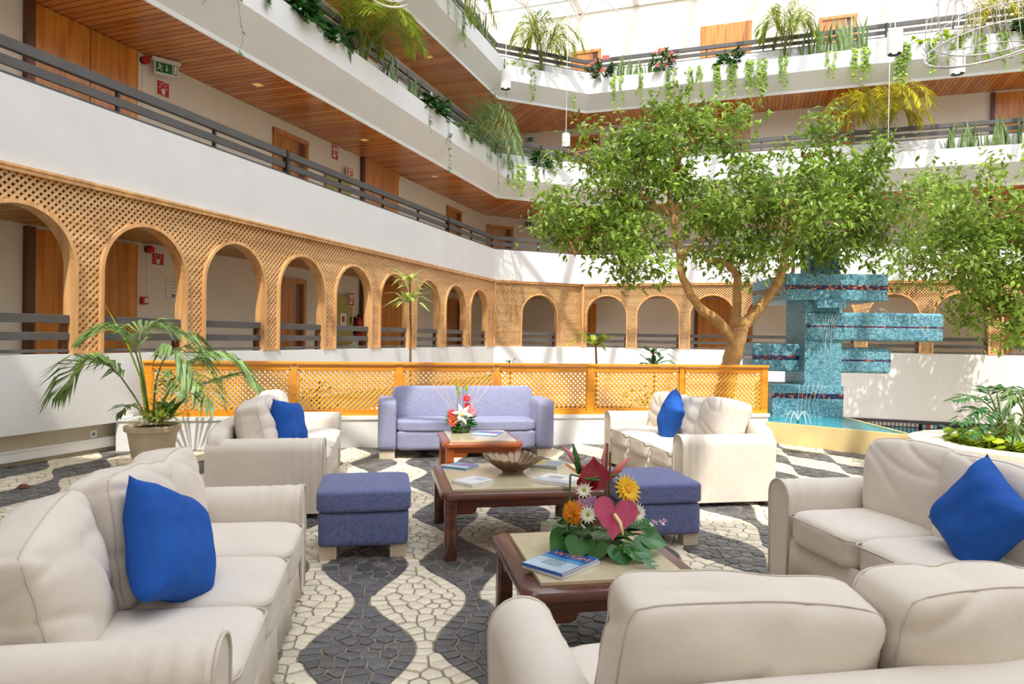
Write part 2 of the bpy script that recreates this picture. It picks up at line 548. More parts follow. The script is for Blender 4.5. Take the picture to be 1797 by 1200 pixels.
# ground wall in front of the arcade, left part stands over a recessed plinth
struct(sweep(FRONT[:2], rect(0, .2, .35, 1.19)).build('wall_left', 'white_plaster', rz=ROOM))
struct(sweep(FRONT[1:], rect(0, .2, -.65, 1.19)).build('wall_far', 'white_plaster', rz=ROOM))
struct(sweep(FRONT[:2], rect(.17, .4, -.05, .36)).build('wall_plinth', 'plinth_paint', rz=ROOM))
bb = struct(sweep([(-7.27, -1.8), (-7.27, 8.6)], rect(.11, .17, .05, .15)).build('baseboard_left', 'white_paint', rz=ROOM))
sweep([(-7.27, -1.8), (-7.27, 8.6)], rect(.1, .17, .15, .17)).build('cap', 'white_paint', bb)
# corridor back wall over all storeys, and corridor floors and ceilings
struct(sweep(BACK, rect(0, .25, .2, 12.4)).build('wall_corridor', 'cream_plaster', rz=ROOM))
struct(strip_slab(V2(offset_path(FRONT, .2)), BACK, .2, .4).build('floor_corridor', ['cream_plaster', 'plinth_paint'], rz=ROOM))
struct(strip_slab(V2(offset_path(FRONT, .16)), BACK, 2.79, 2.82).build('ceiling_ground_corridor', ['corridor_boards', 'soil'], rz=ROOM))
struct(strip_slab(V2(offset_path(FRONT, .05)), BACK, 3.18, 3.3).build('floor_second_storey', ['plinth_paint', 'plinth_paint'], rz=ROOM))
for nm, z in (('third', 5.6), ('fourth', 8.53)):
    struct(strip_slab(V2(offset_path(FRONT, -.028)), BACK, z - .008, z + .45).build('ceiling_%s_storey_soffit' % nm, ['soffit_boards', 'plinth_paint'], rz=ROOM))
# parapets
struct(sweep(FRONT, rect(0, .15, 3.17, 4.08)).build('wall_parapet_second', 'white_plaster', rz=ROOM))
for nm, z in (('third', 5.6), ('fourth', 8.53)):
    e = z + .5 - 5.6 + 5.6 - z
    dz = z - 5.6 if nm == 'third' else 2.87
    struct(sweep(FRONT, rect(0, .12, z, 6.95 + dz)).build('wall_parapet_%s' % nm, 'white_plaster', rz=ROOM))
    prof = [(0, z), (-.035, z), (-.035, z + .07), (-.4, 6.12 + dz), (-.4, 6.57 + dz), (-.34, 6.57 + dz), (-.34, 6.36 + dz), (0, 6.36 + dz)]
    ob = struct(sweep(FRONT, prof).build('wall_planter_trough_%s' % nm, 'white_plaster', rz=ROOM))
    sweep(FRONT, rect(-.34, -.005, 6.36 + dz, 6.46 + dz)).build('soil', 'soil', ob)
# enclosing walls out of view: behind the camera and to the right, with the solid roof margins
mb = MB(); mb.box(-9, 11.4, -2.5, -2.25, -.05, 12.4)
struct(mb.build('wall_back', 'cream_plaster', rz=ROOM))
mb = MB(); mb.box(11.0, 11.25, -2.25, 22.7, -3.4, 12.4)
struct(mb.build('wall_right', 'cream_plaster', rz=ROOM))
mb = MB(); mb.box(-8.95, -5.56, -2.5, 16.5, 12.4, 12.65)
struct(mb.build('ceiling_roof_margin', 'roof_slab', rz=ROOM))

# skylight: steel grid with glass panes
sky = thing('skylight', 'white steel skylight grid with clear glass panes over the atrium', 'skylight', rz=ROOM)
sky['kind'] = 'structure'
WS = [-5.6 + 1.85 * i for i in range(10)]
SS = [-2.2 + 2.05 * i for i in range(13)]
mb0 = MB(); mb0.box(-.09, .09, -2.25, 22.43, -.16, 0)
me_s = mb0.mesh('beam', 'roof_steel')
for w in WS: put('beam', me_s, sky, (w, 0, 12.5))
mb0 = MB(); mb0.box(-5.56, 11.1, -.055, .055, -.16, 0)
me_w = mb0.mesh('cross_beam', 'roof_steel')
for s in SS: put('cross_beam', me_w, sky, (0, s, 12.5))
# diagonal lattice bars seen above the far corner
mbd = MB()
WX = [-8.5, -7.05, -5.6, -4.2]; SX = [16.6, 18.0, 19.4, 20.8, 22.2]
for i in range(3):
    for j in range(4):
        a = Vector((WX[i], SX[j], 12.05)); b = Vector((WX[i + 1], SX[j + 1], 12.05)); c = Vector(((WX[i] + WX[i + 1]) / 2, (SX[j] + SX[j + 1]) / 2, 12.5))
        mbd.tube([a, (b.x, a.y, a.z)], .03, 6); mbd.tube([a, (a.x, b.y, a.z)], .03, 6)
        for q in (a, b, Vector((a.x, b.y, a.z)), Vector((b.x, a.y, a.z))): mbd.tube([q, c], .022, 6)
mbd.build('space_frame', 'roof_steel', sky)
mbp = MB(); mbp.box(.06, 1.79, .06, 1.99, -.012, 0)
me_p = mbp.mesh('pane', 'roof_glass')
mbq = MB(); mbq.box(-8.9, -8.8, 16.5, 22.43, -.16, 0); mbq.box(-7.24, -7.13, 16.5, 22.43, -.16, 0); mbq.build('beam', 'roof_steel', sky, (0, 0, 12.5))
mbq = MB()
for s in (16.55, 18.5, 20.45, 22.4): mbq.box(-8.9, -5.6, s - .055, s + .055, -.16, 0)
mbq.build('cross_beam', 'roof_steel', sky, (0, 0, 12.5))
for w in (-8.78, -7.1):
    for s in (16.6, 18.55, 20.5):
        mbq = MB(); mbq.box(0, 1.5, 0, 1.8, -.012, 0); mbq.build('pane', 'roof_glass', sky, (w, s, 12.53))
for w in WS[:-1]:
    for s in SS[:-1]: put('pane', me_p, sky, (w, s, 12.53))

# lower floor of the atrium with dark shop fronts under the far wall
mb = MB(); mb.box(-9, 11.2, 8.0, 25, -3.5, -3.35)
struct(mb.build('floor_lower_lobby', 'lower_floor', rz=ROOM))
# ---------------------------------------------------------------- lattice arcade with arched openings
Z0, Z1, SPR, AR = 1.19, 3.17, 2.17, 0.61
def in_open(x, z, ops, grow):
    for a, b in ops:
        c = (a + b) / 2; r = (b - a) / 2 + grow
        if abs(x - c) < r and z < SPR: return True
        if z >= SPR and (x - c) ** 2 + (z - SPR) ** 2 < r * r: return True
    return False
def slat_runs(x0, x1, z0, z1, sgn, pitch, inside, step=.02):
    """45 degree slat centre lines cut to the part of the panel that is not open"""
    H = z1 - z0
    runs = []
    x = x0 - H if sgn > 0 else x0
    while x < (x1 if sgn > 0 else x1 + H):
        t = 0; cur = None
        while t <= H:
            px = x + sgn * t; pz = z0 + t
            ok = x0 <= px <= x1 and not inside(px, pz)
            if ok and cur is None: cur = t
            if (not ok or t + step > H) and cur is not None:
                if t - cur > .04: runs.append((x + sgn * cur, z0 + cur, x + sgn * t, z0 + t))
                cur = None
            t += step
        x += pitch
    return runs
def slat_box(mb, run, hw, y0, y1):
    x0, z0, x1, z1 = run
    c = Vector(((x0 + x1) / 2, (y0 + y1) / 2, (z0 + z1) / 2)); t = Vector((x1 - x0, 0, z1 - z0)); L = t.length; t.normalize()
    nrm = Vector((-t.z, 0, t.x))
    mb.obox(c, t * (L / 2), nrm * hw, Vector((0, (y1 - y0) / 2, 0)))
def arch_band(mb, a, b, w, y0, y1, n=20):
    """frame along an opening: jambs and round head"""
    c = (a + b) / 2; r = (b - a) / 2
    inner = [(a, Z0)] + [(c - r * math.cos(PI * i / n), SPR + r * math.sin(PI * i / n)) for i in range(n + 1)] + [(b, Z0)]
    R2 = r + w
    outer = [(a - w, Z0)] + [(c - R2 * math.cos(PI * i / n), SPR + R2 * math.sin(PI * i / n)) for i in range(n + 1)] + [(b + w, Z0)]
    k = len(inner)
    o = len(mb.v)
    for (p, q) in zip(inner, outer):
        mb.v += [(p[0], y0, p[1]), (q[0], y0, q[1]), (q[0], y1, q[1]), (p[0], y1, p[1])]
    for i in range(k - 1):
        for j in range(4):
            mb.f.append((o + i * 4 + j, o + (i + 1) * 4 + j, o + (i + 1) * 4 + (j + 1) % 4, o + i * 4 + (j + 1) % 4)); mb.m.append(0)
    mb.f.append((o, o + 1, o + 2, o + 3)); mb.m.append(0)
    e = o + (k - 1) * 4
    mb.f.append((e + 3, e + 2, e + 1, e)); mb.m.append(0)
def arcade(fr, ops, x0, x1, label, solo=None, pitch=.085, hw=.0155):
    t = thing('lattice_arcade', label, 'lattice screen', fr[0], fr[1])
    for sgn, y0, y1 in ((1, .02, .034), (-1, .034, .048)):
        runs = slat_runs(x0, x1, Z0 + .03, Z1 - .05, sgn, pitch, lambda x, z: in_open(x, z, ops, .025))
        mb = MB()
        for rn in runs:
            if solo and min(rn[0], rn[2]) > solo[0] and max(rn[0], rn[2]) < solo[1]:
                m1 = MB(); slat_box(m1, rn, hw, y0, y1); m1.build('slat', 'lattice_wood', t)
            else: slat_box(mb, rn, hw, y0, y1)
        if mb.v:
            o = mb.build('lattice', 'lattice_wood', t); o['kind'] = 'stuff'
    for a, b in ops:
        m1 = MB(); arch_band(m1, a, b, .045, -.02, .16); m1.build('arch_frame', 'arch_wood', t, fixn=True)
    m1 = MB(); m1.box(x0, x1, -.035, .1, Z1 - .07, Z1); m1.box(x0, x1, -.05, .1, Z1 - .025, Z1 + .004); m1.build('top_rail', 'arch_wood', t)
    for xe in (x0, x1): m1 = MB(); m1.box(xe - .03, xe + .03, -.025, .06, Z0, Z1 - .07); m1.build('end_post', 'arch_wood', t)
    edges = [x0] + [e for a, b in ops for e in (a - .045, b + .045)] + [x1]
    for i in range(0, len(edges), 2):
        if edges[i + 1] - edges[i] > .02:
            m1 = MB(); m1.box(edges[i], edges[i + 1], -.012, .06, Z0, Z0 + .04); m1.build('bottom_rail', 'arch_wood', t)
    return t
OPS_L = [(4.43 + 1.598 * k, 5.65 + 1.598 * k) for k in range(9)]
OPS_C = [(.93, 2.13)]
OPS_F = [(-4.93 + 1.585 * k, -3.68 + 1.585 * k) for k in range(9)]
arcade(F_LEFT, OPS_L, 3.9, 19.0, 'long wooden lattice arcade with nine arches along the left wall', (4.2, 8.0))
arcade(F_CORNER, OPS_C, 0.0, 3.008, 'wooden lattice screen with a single arch across the angled corner', None, .08, .0122)
arcade(F_FAR, OPS_F, -5.05, 9.4, 'wooden lattice arcade on the far wall behind tree and fountain', None, .08, .0122)
# dark plank railings inside each arch
def arch_railing(fr, a, b, label, group):
    t = thing('arch_railing', label, 'railing', in_frame(fr, a, 0, 1.19), fr[1], group)
    L = b - a
    for z0, z1 in ((1.21, 1.245), (1.345, 1.435), (1.535, 1.632)):
        m1 = MB(); m1.box(.0, L - .005, .05, .085, z0 - 1.19, z1 - 1.19); m1.build('plank', 'dark_rail', t, bevel=.004, segs=1)
    m1 = MB(); m1.box(L - .07, L - .01, .085, .14, 0, .43); m1.build('post', 'jamb_wood', t)
    return t
for i, (a, b) in enumerate(OPS_L):
    arch_railing(F_LEFT, a, b, 'dark three-plank railing in the %s arch from the left of the left wall' % ORD[i], 'railings in the ground floor arches')
arch_railing(F_CORNER, .93, 2.13, 'dark three-plank railing in the lone arch of the angled corner', 'railings in the ground floor arches')
for i, (a, b) in enumerate(OPS_F[:8]):
    arch_railing(F_FAR, a, b, 'dark three-plank railing in the %s far wall arch right of the corner' % ORD[i], 'railings in the ground floor arches')
# long railings on the parapets of the upper storeys
for nm, z in (('second', 4.08), ('third', 6.95), ('fourth', 9.82)):
    t = thing('balcony_railing', 'dark three-plank railing running along the %s storey parapet' % nm, 'railing', (0, 0, 0), ROOM)
    sweep(FRONT, rect(.02, .12, z, z + .035)).build('plank', 'dark_rail', t)
    sweep(FRONT, rect(.05, .085, z + .115, z + .215)).build('plank', 'dark_rail', t)
    sweep(FRONT, rect(.03, .105, z + .29, z + .4)).build('plank', 'dark_rail', t)
    pts = [(FRONT[0][0], s, 90) for s in [1.5 + 1.585 * k for k in range(12)]] + [(w, 21.03, 0) for w in [-4.6 + 1.585 * k for k in range(10)]] + [(-6.2, 19.98, 45)]
    mp = MB(); mp.box(-.018, .018, .055, .1, 0, .3); me = mp.mesh('post', 'black_metal')
    mp2 = MB(); mp2.box(-.03, .03, .015, .11, 0, .41); me2 = mp2.mesh('post', 'black_metal')
    for k, (w, s, a) in enumerate(pts): put('post', me2 if k in (5, 9, 17) else me, t, (w, s, z), R(a))

# ---------------------------------------------------------------- doors, wall panels, signs in the corridors
YB = 1.38
DO = [0]
def panel(fr, x0, x1, z0, z1, label, leaves=2, y=YB, jamb=True):
    DO[0] += 1
    t = thing('door_%d' % DO[0], label, 'wall panel', in_frame(fr, (x0 + x1) / 2, y, z0), fr[1])
    t['kind'] = 'structure'
    w = (x1 - x0); h = z1 - z0
    jw = .1 if jamb else 0
    lw = (w - jw) / leaves
    for k in range(leaves):
        m1 = MB(); m1.box(-w / 2 + jw + k * lw + .012, -w / 2 + jw + (k + 1) * lw - .004, -.055, 0, 0, h); m1.build('panel', 'panel_wood', t)
    if jamb:
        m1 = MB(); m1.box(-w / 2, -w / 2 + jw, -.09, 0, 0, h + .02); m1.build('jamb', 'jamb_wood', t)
    return t
def door(fr, x0, x1, z0, z1, label, y=YB):
    DO[0] += 1
    t = thing('door_%d' % DO[0], label, 'door', in_frame(fr, (x0 + x1) / 2, y, z0), fr[1])
    t['kind'] = 'structure'
    w = x1 - x0; h = z1 - z0; q = .09
    m1 = MB()
    m1.box(-w / 2, -w / 2 + q, -.05, .0, 0, h); m1.box(w / 2 - q, w / 2, -.05, 0, 0, h); m1.box(-w / 2, w / 2, -.055, 0, h - q, h)
    m1.box(-w / 2 + q, -w / 2 + q + .02, -.012, 0, 0, h - q); m1.box(w / 2 - q - .02, w / 2 - q, -.012, 0, 0, h - q)
    m1.build('frame', 'frame_wood', t)
    m1 = MB(); m1.box(-w / 2 + q, w * .22, -.02, .0, 0, h - q); m1.build('leaf', 'door_wood', t)
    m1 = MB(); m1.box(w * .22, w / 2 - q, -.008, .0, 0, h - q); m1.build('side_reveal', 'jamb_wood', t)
    m1 = MB(); m1.tube([(w * .16, -.02, 1.02), (w * .16, -.07, 1.02), (w * .02, -.07, 1.02)], .011, 8); m1.build('handle', 'black_metal', t)
    return t
plain('sign_red', srgb(196, 34, 40), 0.5, 0.05)
plain('sign_green', srgb(18, 112, 62), 0.5, 0.05)
plain('sign_white', srgb(240, 238, 232), 0.5, 0.02)
plain('olive_paint', srgb(176, 162, 84), 0.5, 0.04)
plain('extinguisher_red', srgb(190, 20, 28), 0.3, 0.05)
plain('black_rubber', srgb(24, 24, 26), 0.6, 0.1)
plain('paper', srgb(232, 230, 226), 0.7, 0.02)
plain('ink', srgb(120, 120, 124), 0.7, 0.1)
def wsign(fr, x, z, w, h, label, kind, y=YB):
    t = thing('fire_sign', label, 'sign', in_frame(fr, x, y, z), fr[1])
    m1 = MB(); m1.box(-w / 2, w / 2, -.02, 0, -h / 2, h / 2); m1.build('plate', 'sign_white', t)
    m1 = MB(); m1.box(-w / 2 + .015, w / 2 - .015, -.024, -.02, -h / 2 + .015, h / 2 - .015); m1.build('face', 'sign_red', t)
    m1 = MB()
    if kind == 'alarm':   # finger pressing a button that rings out
        m1.box(-w * .1, w * .12, -.028, -.024, -h * .36, -h * .1); m1.box(-w * .02, w * .08, -.028, -.024, -h * .1, h * .02)
        for a in range(-60, 241, 50):
            c, s_ = math.cos(R(a)), math.sin(R(a))
            m1.obox((c * w * .25, -.026, h * .1 + s_ * h * .22), (c * w * .09, 0, s_ * h * .09), (0, .002, 0), (-s_ * w * .02, 0, c * h * .02))
    else:
        m1.box(-w * .3, -w * .05, -.028, -.024, h * .05, h * .35); m1.box(w * .05, w * .3, -.028, -.024, h * .1, h * .35)
        m1.box(-w * .3, w * .3, -.028, -.024, -h * .08, -h * .02); m1.box(-w * .3, w * .1, -.028, -.024, -h * .34, -h * .16)
    m1.build('pictogram', 'sign_white', t)
    return t
def siren(fr, x, z, label, y=YB):
    t = thing('alarm_sounder', label, 'alarm', in_frame(fr, x, y, z), fr[1])
    m1 = MB(); m1.extrude([(.055 * math.cos(2 * PI * i / 16), .055 * math.sin(2 * PI * i / 16)) for i in range(16)], lambda a, b, u: (a, u, b), -.03, 0); m1.build('back_plate', 'black_rubber', t)
    m1 = MB()
    pr = [(.05, -.03), (.058, -.05), (.058, -.085), (.04, -.11), (.0, -.112)]
    vs = [(r_ * math.cos(2 * PI * j / 16), q, r_ * math.sin(2 * PI * j / 16)) for r_, q in pr for j in range(16)]
    m1.add(vs, [(i * 16 + j, i * 16 + (j + 1) % 16, (i + 1) * 16 + (j + 1) % 16, (i + 1) * 16 + j) for i in range(4) for j in range(16)])
    m1.build('horn', 'sign_red', t, smooth=True, fixn=True)
    m1 = MB(); m1.box(-.006, .006, -.012, 0, -.75, -.05); m1.build('conduit', 'sign_white', t)
def cabinet(fr, x0, x1, z0, z1, label, y=YB):
    t = thing('hose_cabinet', label, 'cabinet', in_frame(fr, (x0 + x1) / 2, y, z0), fr[1])
    w = x1 - x0; h = z1 - z0
    m1 = MB(); m1.box(-w / 2, w / 2, -.06, 0, 0, h); m1.build('body', 'olive_paint', t)
    m1 = MB(); m1.box(-w / 2 + .02, w / 2 - .02, -.075, -.06, .02, h - .02); d = m1.build('door', 'olive_paint', t)
    m1 = MB(); m1.box(w * .34, w * .37, -.1, -.075, h * .42, h * .56); m1.build('handle', 'black_metal', d)
    m1 = MB(); m1.box(-w * .2, w * .12, -.08, -.075, h * .38, h * .62); m1.build('label', 'sign_white', d)
    m1 = MB(); m1.box(-w * .12, w * .02, -.083, -.08, h * .44, h * .56); m1.build('mark', 'sign_red', d)
def exit_sign(fr, x, z, label, y=YB - .25, ang=0):
    t = thing('exit_sign', label, 'sign', in_frame(fr, x, y, z), fr[1] + ang)
    m1 = MB(); m1.box(-.2, .2, -.05, .05, .17, .22); m1.box(-.17, .17, -.04, .04, -.02, .17); m1.build('housing', 'sign_white', t, bevel=.008)
    m1 = MB(); m1.box(-.15, .08, -.045, -.04, .0, .15); m1.box(.095, .15, -.045, -.04, 0, .15); m1.build('face', 'sign_green', t)
    m1 = MB()
    # running figure, arrow down, doorway
    m1.obox((-.1, -.047, .115), (.012, 0, 0), (0, .002, 0), (0, 0, .012))
    m1.obox((-.095, -.047, .08), (.012, 0, .022), (0, .002, 0), (.008, 0, -.004))
    m1.obox((-.118, -.047, .045), (.018, 0, .014), (0, .002, 0), (.003, 0, -.005))
    m1.obox((-.078, -.047, .045), (.012, 0, -.018), (0, .002, 0), (.005, 0, .003))
    m1.obox((-.07, -.047, .09), (.018, 0, .004), (0, .002, 0), (0, 0, .004))
    m1.obox((0, -.047, .09), (.006, 0, 0), (0, .002, 0), (0, 0, .035))
    m1.add([(-.022, -.049, .06), (.022, -.049, .06), (0, -.049, .028)], [(0, 1, 2)])
    m1.box(.105, .14, -.049, -.045, .015, .135)
    m1.build('pictogram', 'sign_white', t)
    m1 = MB(); m1.tube([(0, 0, .22), (0, .2, .22)], .012, 6); m1.build('bracket', 'sign_white', t)
def extinguisher(fr, x, z, label, y=YB):
    t = thing('fire_extinguisher', label, 'extinguisher', in_frame(fr, x, y - .11, z), fr[1])
    m1 = MB(); m1.lathe([(.0, 0), (.075, .005), (.08, .03), (.08, .36), (.065, .41), (.03, .44), (.025, .46), (0, .46)], 16); m1.build('cylinder', 'extinguisher_red', t, smooth=True)
    m1 = MB(); m1.box(-.03, .03, -.03, .03, .46, .5); m1.box(-.015, .09, -.012, .012, .5, .525); m1.box(-.015, .08, -.012, .012, .465, .48); m1.build('valve', 'black_rubber', t)
    m1 = MB(); m1.tube([(-.03, 0, .48), (-.1, -.02, .42), (-.11, -.02, .2), (-.085, -.02, .1)], .012, 6); m1.build('hose', 'black_rubber', t, smooth=True)
    m1 = MB(); m1.lathe([(.083, .08), (.083, .11)], 16); m1.box(-.02, .02, .08, .11, .05, .46); m1.build('bracket', 'black_rubber', t)

panel(F_LEFT, 6.04, 7.69, .4, 2.74, 'wide varnished wood wall panel seen through the two leftmost arches')
door(F_LEFT, 10.72, 11.75, .4, 2.56, 'plain wooden door seen through the fourth arch of left wall')
panel(F_LEFT, 13.81, 15.95, .4, 2.77, 'varnished wood panel seen through fifth and sixth arches of left wall')
door(F_LEFT, 18.6, 19.68, .4, 2.6, 'wooden door seen through the eighth arch of the left wall')
cabinet(F_LEFT, 12.72, 13.44, 1.25, 2.36, 'olive hose cabinet on the ground floor corridor wall')
wsign(F_LEFT, 13.33, 2.26, .22, .3, 'red fire sign on top of the ground floor olive cabinet', 'text', YB - .085)
extinguisher(F_LEFT, 13.62, 1.42, 'red fire extinguisher hung beside the ground floor olive cabinet')
wsign(F_LEFT, 8.08, 2.575, .24, .2, 'square red alarm sign seen through the second ground floor arch', 'alarm')
siren(F_LEFT, 7.9, 2.7, 'round red alarm sounder under the ground floor corridor ceiling')
t = thing('call_point', 'small red alarm call point on wall in the second arch', 'alarm', in_frame(F_LEFT, 7.83, YB, 1.92), F_LEFT[1])
m1 = MB(); m1.box(-.05, .06, -.05, 0, -.05, .06); m1.build('box', 'sign_red', t)
m1 = MB(); m1.box(-.01, .05, -.055, -.05, -.03, .04); m1.build('glass', 'sign_white', t)
t = thing('notice', 'white framed floor plan notice on wall in the second arch', 'notice', in_frame(F_LEFT, 8.46, YB, 2.13), F_LEFT[1])
m1 = MB(); m1.box(-.2, .22, -.015, 0, -.17, .18); m1.build('sheet', 'paper', t)
m1 = MB()
for k in range(6): m1.box(-.16 + .02 * (k % 3), .1 + .03 * (k % 2), -.017, -.015, .12 - k * .05, .125 - k * .05)
m1.box(-.1, .15, -.017, -.015, -.12, -.08)
m1.build('printed_lines', 'ink', t)
# second storey, left wing
panel(F_LEFT, 6.01, 7.66, 3.3, 5.58, 'tall varnished double wood panel at the left end of second storey')
door(F_LEFT, 10.7, 11.76, 3.3, 5.38, 'wooden door with pale frame on the second storey left wing')
panel(F_LEFT, 13.77, 15.51, 3.3, 5.6, 'varnished double wood panel beside the second storey hose cabinet')
door(F_LEFT, 18.49, 19.56, 3.3, 5.36, 'wooden door near the corner on the second storey left wing')
cabinet(F_LEFT, 12.35, 13.31, 3.9, 5.02, 'olive hose cabinet on the second storey corridor wall')
siren(F_LEFT, 7.78, 5.5, 'round red alarm sounder beside the second storey wood panel')
exit_sign(F_LEFT, 8.02, 5.36, 'green exit sign with running figure hung on second storey', YB - .2, R(-30))
wsign(F_LEFT, 8.14, 5.2, .25, .24, 'square red alarm sign below the second storey exit sign', 'alarm')
wsign(F_LEFT, 12.72, 5.42, .25, .32, 'tall red fire sign above the second storey hose cabinet', 'text')
wsign(F_LEFT, 13.2, 5.1, .24, .2, 'small red sign on top right of second storey hose cabinet', 'text', YB - .08)
F_BCORNER = (room(-8.65, 21.49), R(-30) + math.atan2(.92, .87))
door(F_BCORNER, .1, 1.12, 3.3, 5.28, 'wooden door set in the angled corner of the second storey', 0)
exit_sign(F_FAR, -7.3, 5.28, 'small green exit sign on far second storey wall beside the tree', 1.3)
exit_sign(F_FAR, -7.3, 8.18, 'small green exit sign on far third storey wall in the corner', 1.3)
# second storey far wing (mostly behind the tree)
door(F_FAR, -5.95, -4.85, 3.3, 5.4, 'wooden door on the second storey far wall behind tree leaves')
panel(F_FAR, 6.15, 8.2, 3.3, 5.58, 'varnished wood panel on the second storey far wall at right')
# ground floor far wing
panel(F_FAR, -5.6, -4.92, .4, 2.62, 'narrow dark wood panel in the first far wall arch', 1)
panel(F_FAR, -1.75, -.5, .4, 2.75, 'wide dark red wood panel in the third far wall arch', 1)
panel(F_FAR, -.22, .0, .4, 2.75, 'slim dark wood panel beside the fountain in the far arcade', 1)
panel(F_FAR, 6.15, 6.75, .4, 2.7, 'dark wood panel seen through the far right arch', 1)
# third storey
panel(F_LEFT, 9.9, 11.6, 6.1, 8.5, 'varnished wood panel behind the third storey areca palm', 2)
panel(F_LEFT, 13.0, 14.4, 6.1, 8.5, 'varnished wood panel on the third storey left wing', 2)
door(F_FAR, -5.9, -4.88, 6.1, 8.25, 'brown door on third storey far wall behind the low pendant lamp')
panel(F_FAR, -1.26, -.17, 6.1, 8.5, 'wide wood panel on third storey far wall above the tree top', 1, jamb=False)
panel(F_FAR, 1.71, 2.74, 6.1, 8.35, 'wood panel on third storey far wall behind the yellow palm', 1, jamb=False)
panel(F_FAR, 6.15, 8.2, 6.1, 8.45, 'wood panel on third storey far wall at the right edge', 1)
# fourth storey
door(F_FAR, -5.92, -4.9, 9.0, 11.1, 'orange wood door on top storey beside the pink flowers')
panel(F_FAR, -1.72, -.17, 9.0, 11.37, 'orange double wood panel on the sunlit top storey wall', 2, jamb=False)
door(F_FAR, 1.72, 2.76, 9.0, 11.17, 'wood door on top storey behind the tall snake plants')
panel(F_LEFT, 12.5, 14.5, 9.0, 11.3, 'wood panel on the top storey left wing', 2)
# ceiling downlights and strip lamps of the second storey soffit
emit('downlight_glow', srgb(240, 190, 96), .45)
DL = thing('ceiling_light', 'small square recessed lamp in the soffit near the exit sign', 'lamp', in_frame(F_LEFT, 9.3, .55, 5.6), F_LEFT[1])
m1 = MB(); m1.box(-.09, .09, -.09, .09, -.012, 0); m1.build('rim', 'arch_wood', DL)
m1 = MB(); m1.box(-.06, .06, -.06, .06, -.014, -.012); m1.build('lens', 'downlight_glow', DL)
for k, (x, z, l) in enumerate(((12.6, 5.6, 'small square recessed lamp in the second storey soffit past the door'), (16.0, 5.6, 'small square recessed lamp in second storey soffit near the corner'), (15.6, 8.53, 'small square recessed lamp in the third storey soffit'))):
    dup_tree(DL, in_frame(F_LEFT, x, .55, z), F_LEFT[1], l)
t = thing('strip_lamp', 'white wall strip lamp beside the second storey double panel', 'lamp', in_frame(F_LEFT, 15.95, YB, 5.5), F_LEFT[1])
m1 = MB(); m1.box(-.4, .4, -.09, 0, -.03, .03); m1.build('body', 'sign_white', t, bevel=.01)
# sockets above the left baseboard
for k, x in enumerate((6.05, 6.42)):
    t = thing('wall_socket', ('single' if k == 0 else 'double') + ' white wall socket above the baseboard beside the palm pot', 'socket', in_frame(F_LEFT, x, .17, .22), F_LEFT[1])
    w = .045 if k == 0 else .065
    m1 = MB(); m1.box(-w, w, -.012, 0, -.045, .045); m1.build('plate', 'sign_white', t, bevel=.004)
    m1 = MB()
    for q in ((0,) if k == 0 else (-.03, .03)): m1.extrude([(q + .02 * math.cos(2 * PI * i / 12), .02 * math.sin(2 * PI * i / 12)) for i in range(12)], lambda a, b, u: (a, u, b), -.014, -.011)
    m1.build('outlet', 'ink', t)
# ---------------------------------------------------------------- lounge floor of black and white cobbles in waves
PX, PL_, PB = 0.607, 1.18, 0.88
X0, Y0 = -0.09, 4.39
def half(y): return PX / 4 + .103 * math.cos(2 * PI * (y - Y0) / PL_)
def wave(x, y):
    u = (x - X0) / PX
    return half(y) - abs(u - round(u)) * PX
PLAT = [tuple(room(-7.44, -2.25))[:2], (-3.28, 9.2), (5.55, 9.2), (5.46, 9.03), (6.53, 7.36), (7.2, 7.5), (8.3, 6.6), tuple(room(9, 5))[:2], tuple(room(9, -2.25))[:2]]
def inside(poly, x, y):
    r = False; j = len(poly) - 1
    for i in range(len(poly)):
        xi, yi = poly[i]; xj, yj = poly[j]
        if (yi > y) != (yj > y) and x < (xj - xi) * (y - yi) / (yj - yi) + xi: r = not r
        j = i
    return r
mb = MB(); mb.prism(PLAT[::-1], -.4, -.0055)
floor = struct(mb.build('floor', 'joint_sand', fixn=True), 'lounge floor paved with black and white cobbles in waves')

FX0, FX1, FY0, FY1 = -5.6, 8.5, 0.2, 9.15
def cobbles():
    P = .074
    sites = []
    cell = {}
    def put_site(x, y, r):
        k = (int(x // .1), int(y // .1))
        for i in (-1, 0, 1):
            for j in (-1, 0, 1):
                for (a, b) in cell.get((k[0] + i, k[1] + j), ()):
                    if (a - x) ** 2 + (b - y) ** 2 < r * r: return
        cell.setdefault(k, []).append((x, y)); sites.append((x, y))
    # stones along both sides of every wave edge
    k0 = int((FX0 - X0) / PX) - 1; k1 = int((FX1 - X0) / PX) + 2
    for k in range(k0, k1):
        for sg in (-1, 1):
            y = FY0
            while y < FY1:
                f = lambda q: X0 + k * PX + sg * half(q)
                x = f(y); dx = (f(y + .005) - f(y - .005)) / .01
                ln = math.hypot(dx, 1)
                nx, ny = 1 / ln, -dx / ln
                if FX0 < x < FX1:
                    put_site(x + nx * .033, y + ny * .033, .045); put_site(x - nx * .033, y - ny * .033, .045)
                y += .072 / ln
    nx_ = int((FX1 - FX0) / P); ny_ = int((FY1 - FY0) / P)
    jit = rng.uniform(-.021, .021, (nx_ + 1, ny_ + 1, 2))
    for i in range(nx_):
        for j in range(ny_):
            x = FX0 + (i + .5 * (j % 2)) * P + jit[i, j, 0]; y = FY0 + j * P + jit[i, j, 1]
            put_site(x, y, .058)
    pts = [Vector(p) for p in sites]
    tris = delaunay_2d_cdt(pts, [], [], 0, 1e-6)[2]
    return sites, tris
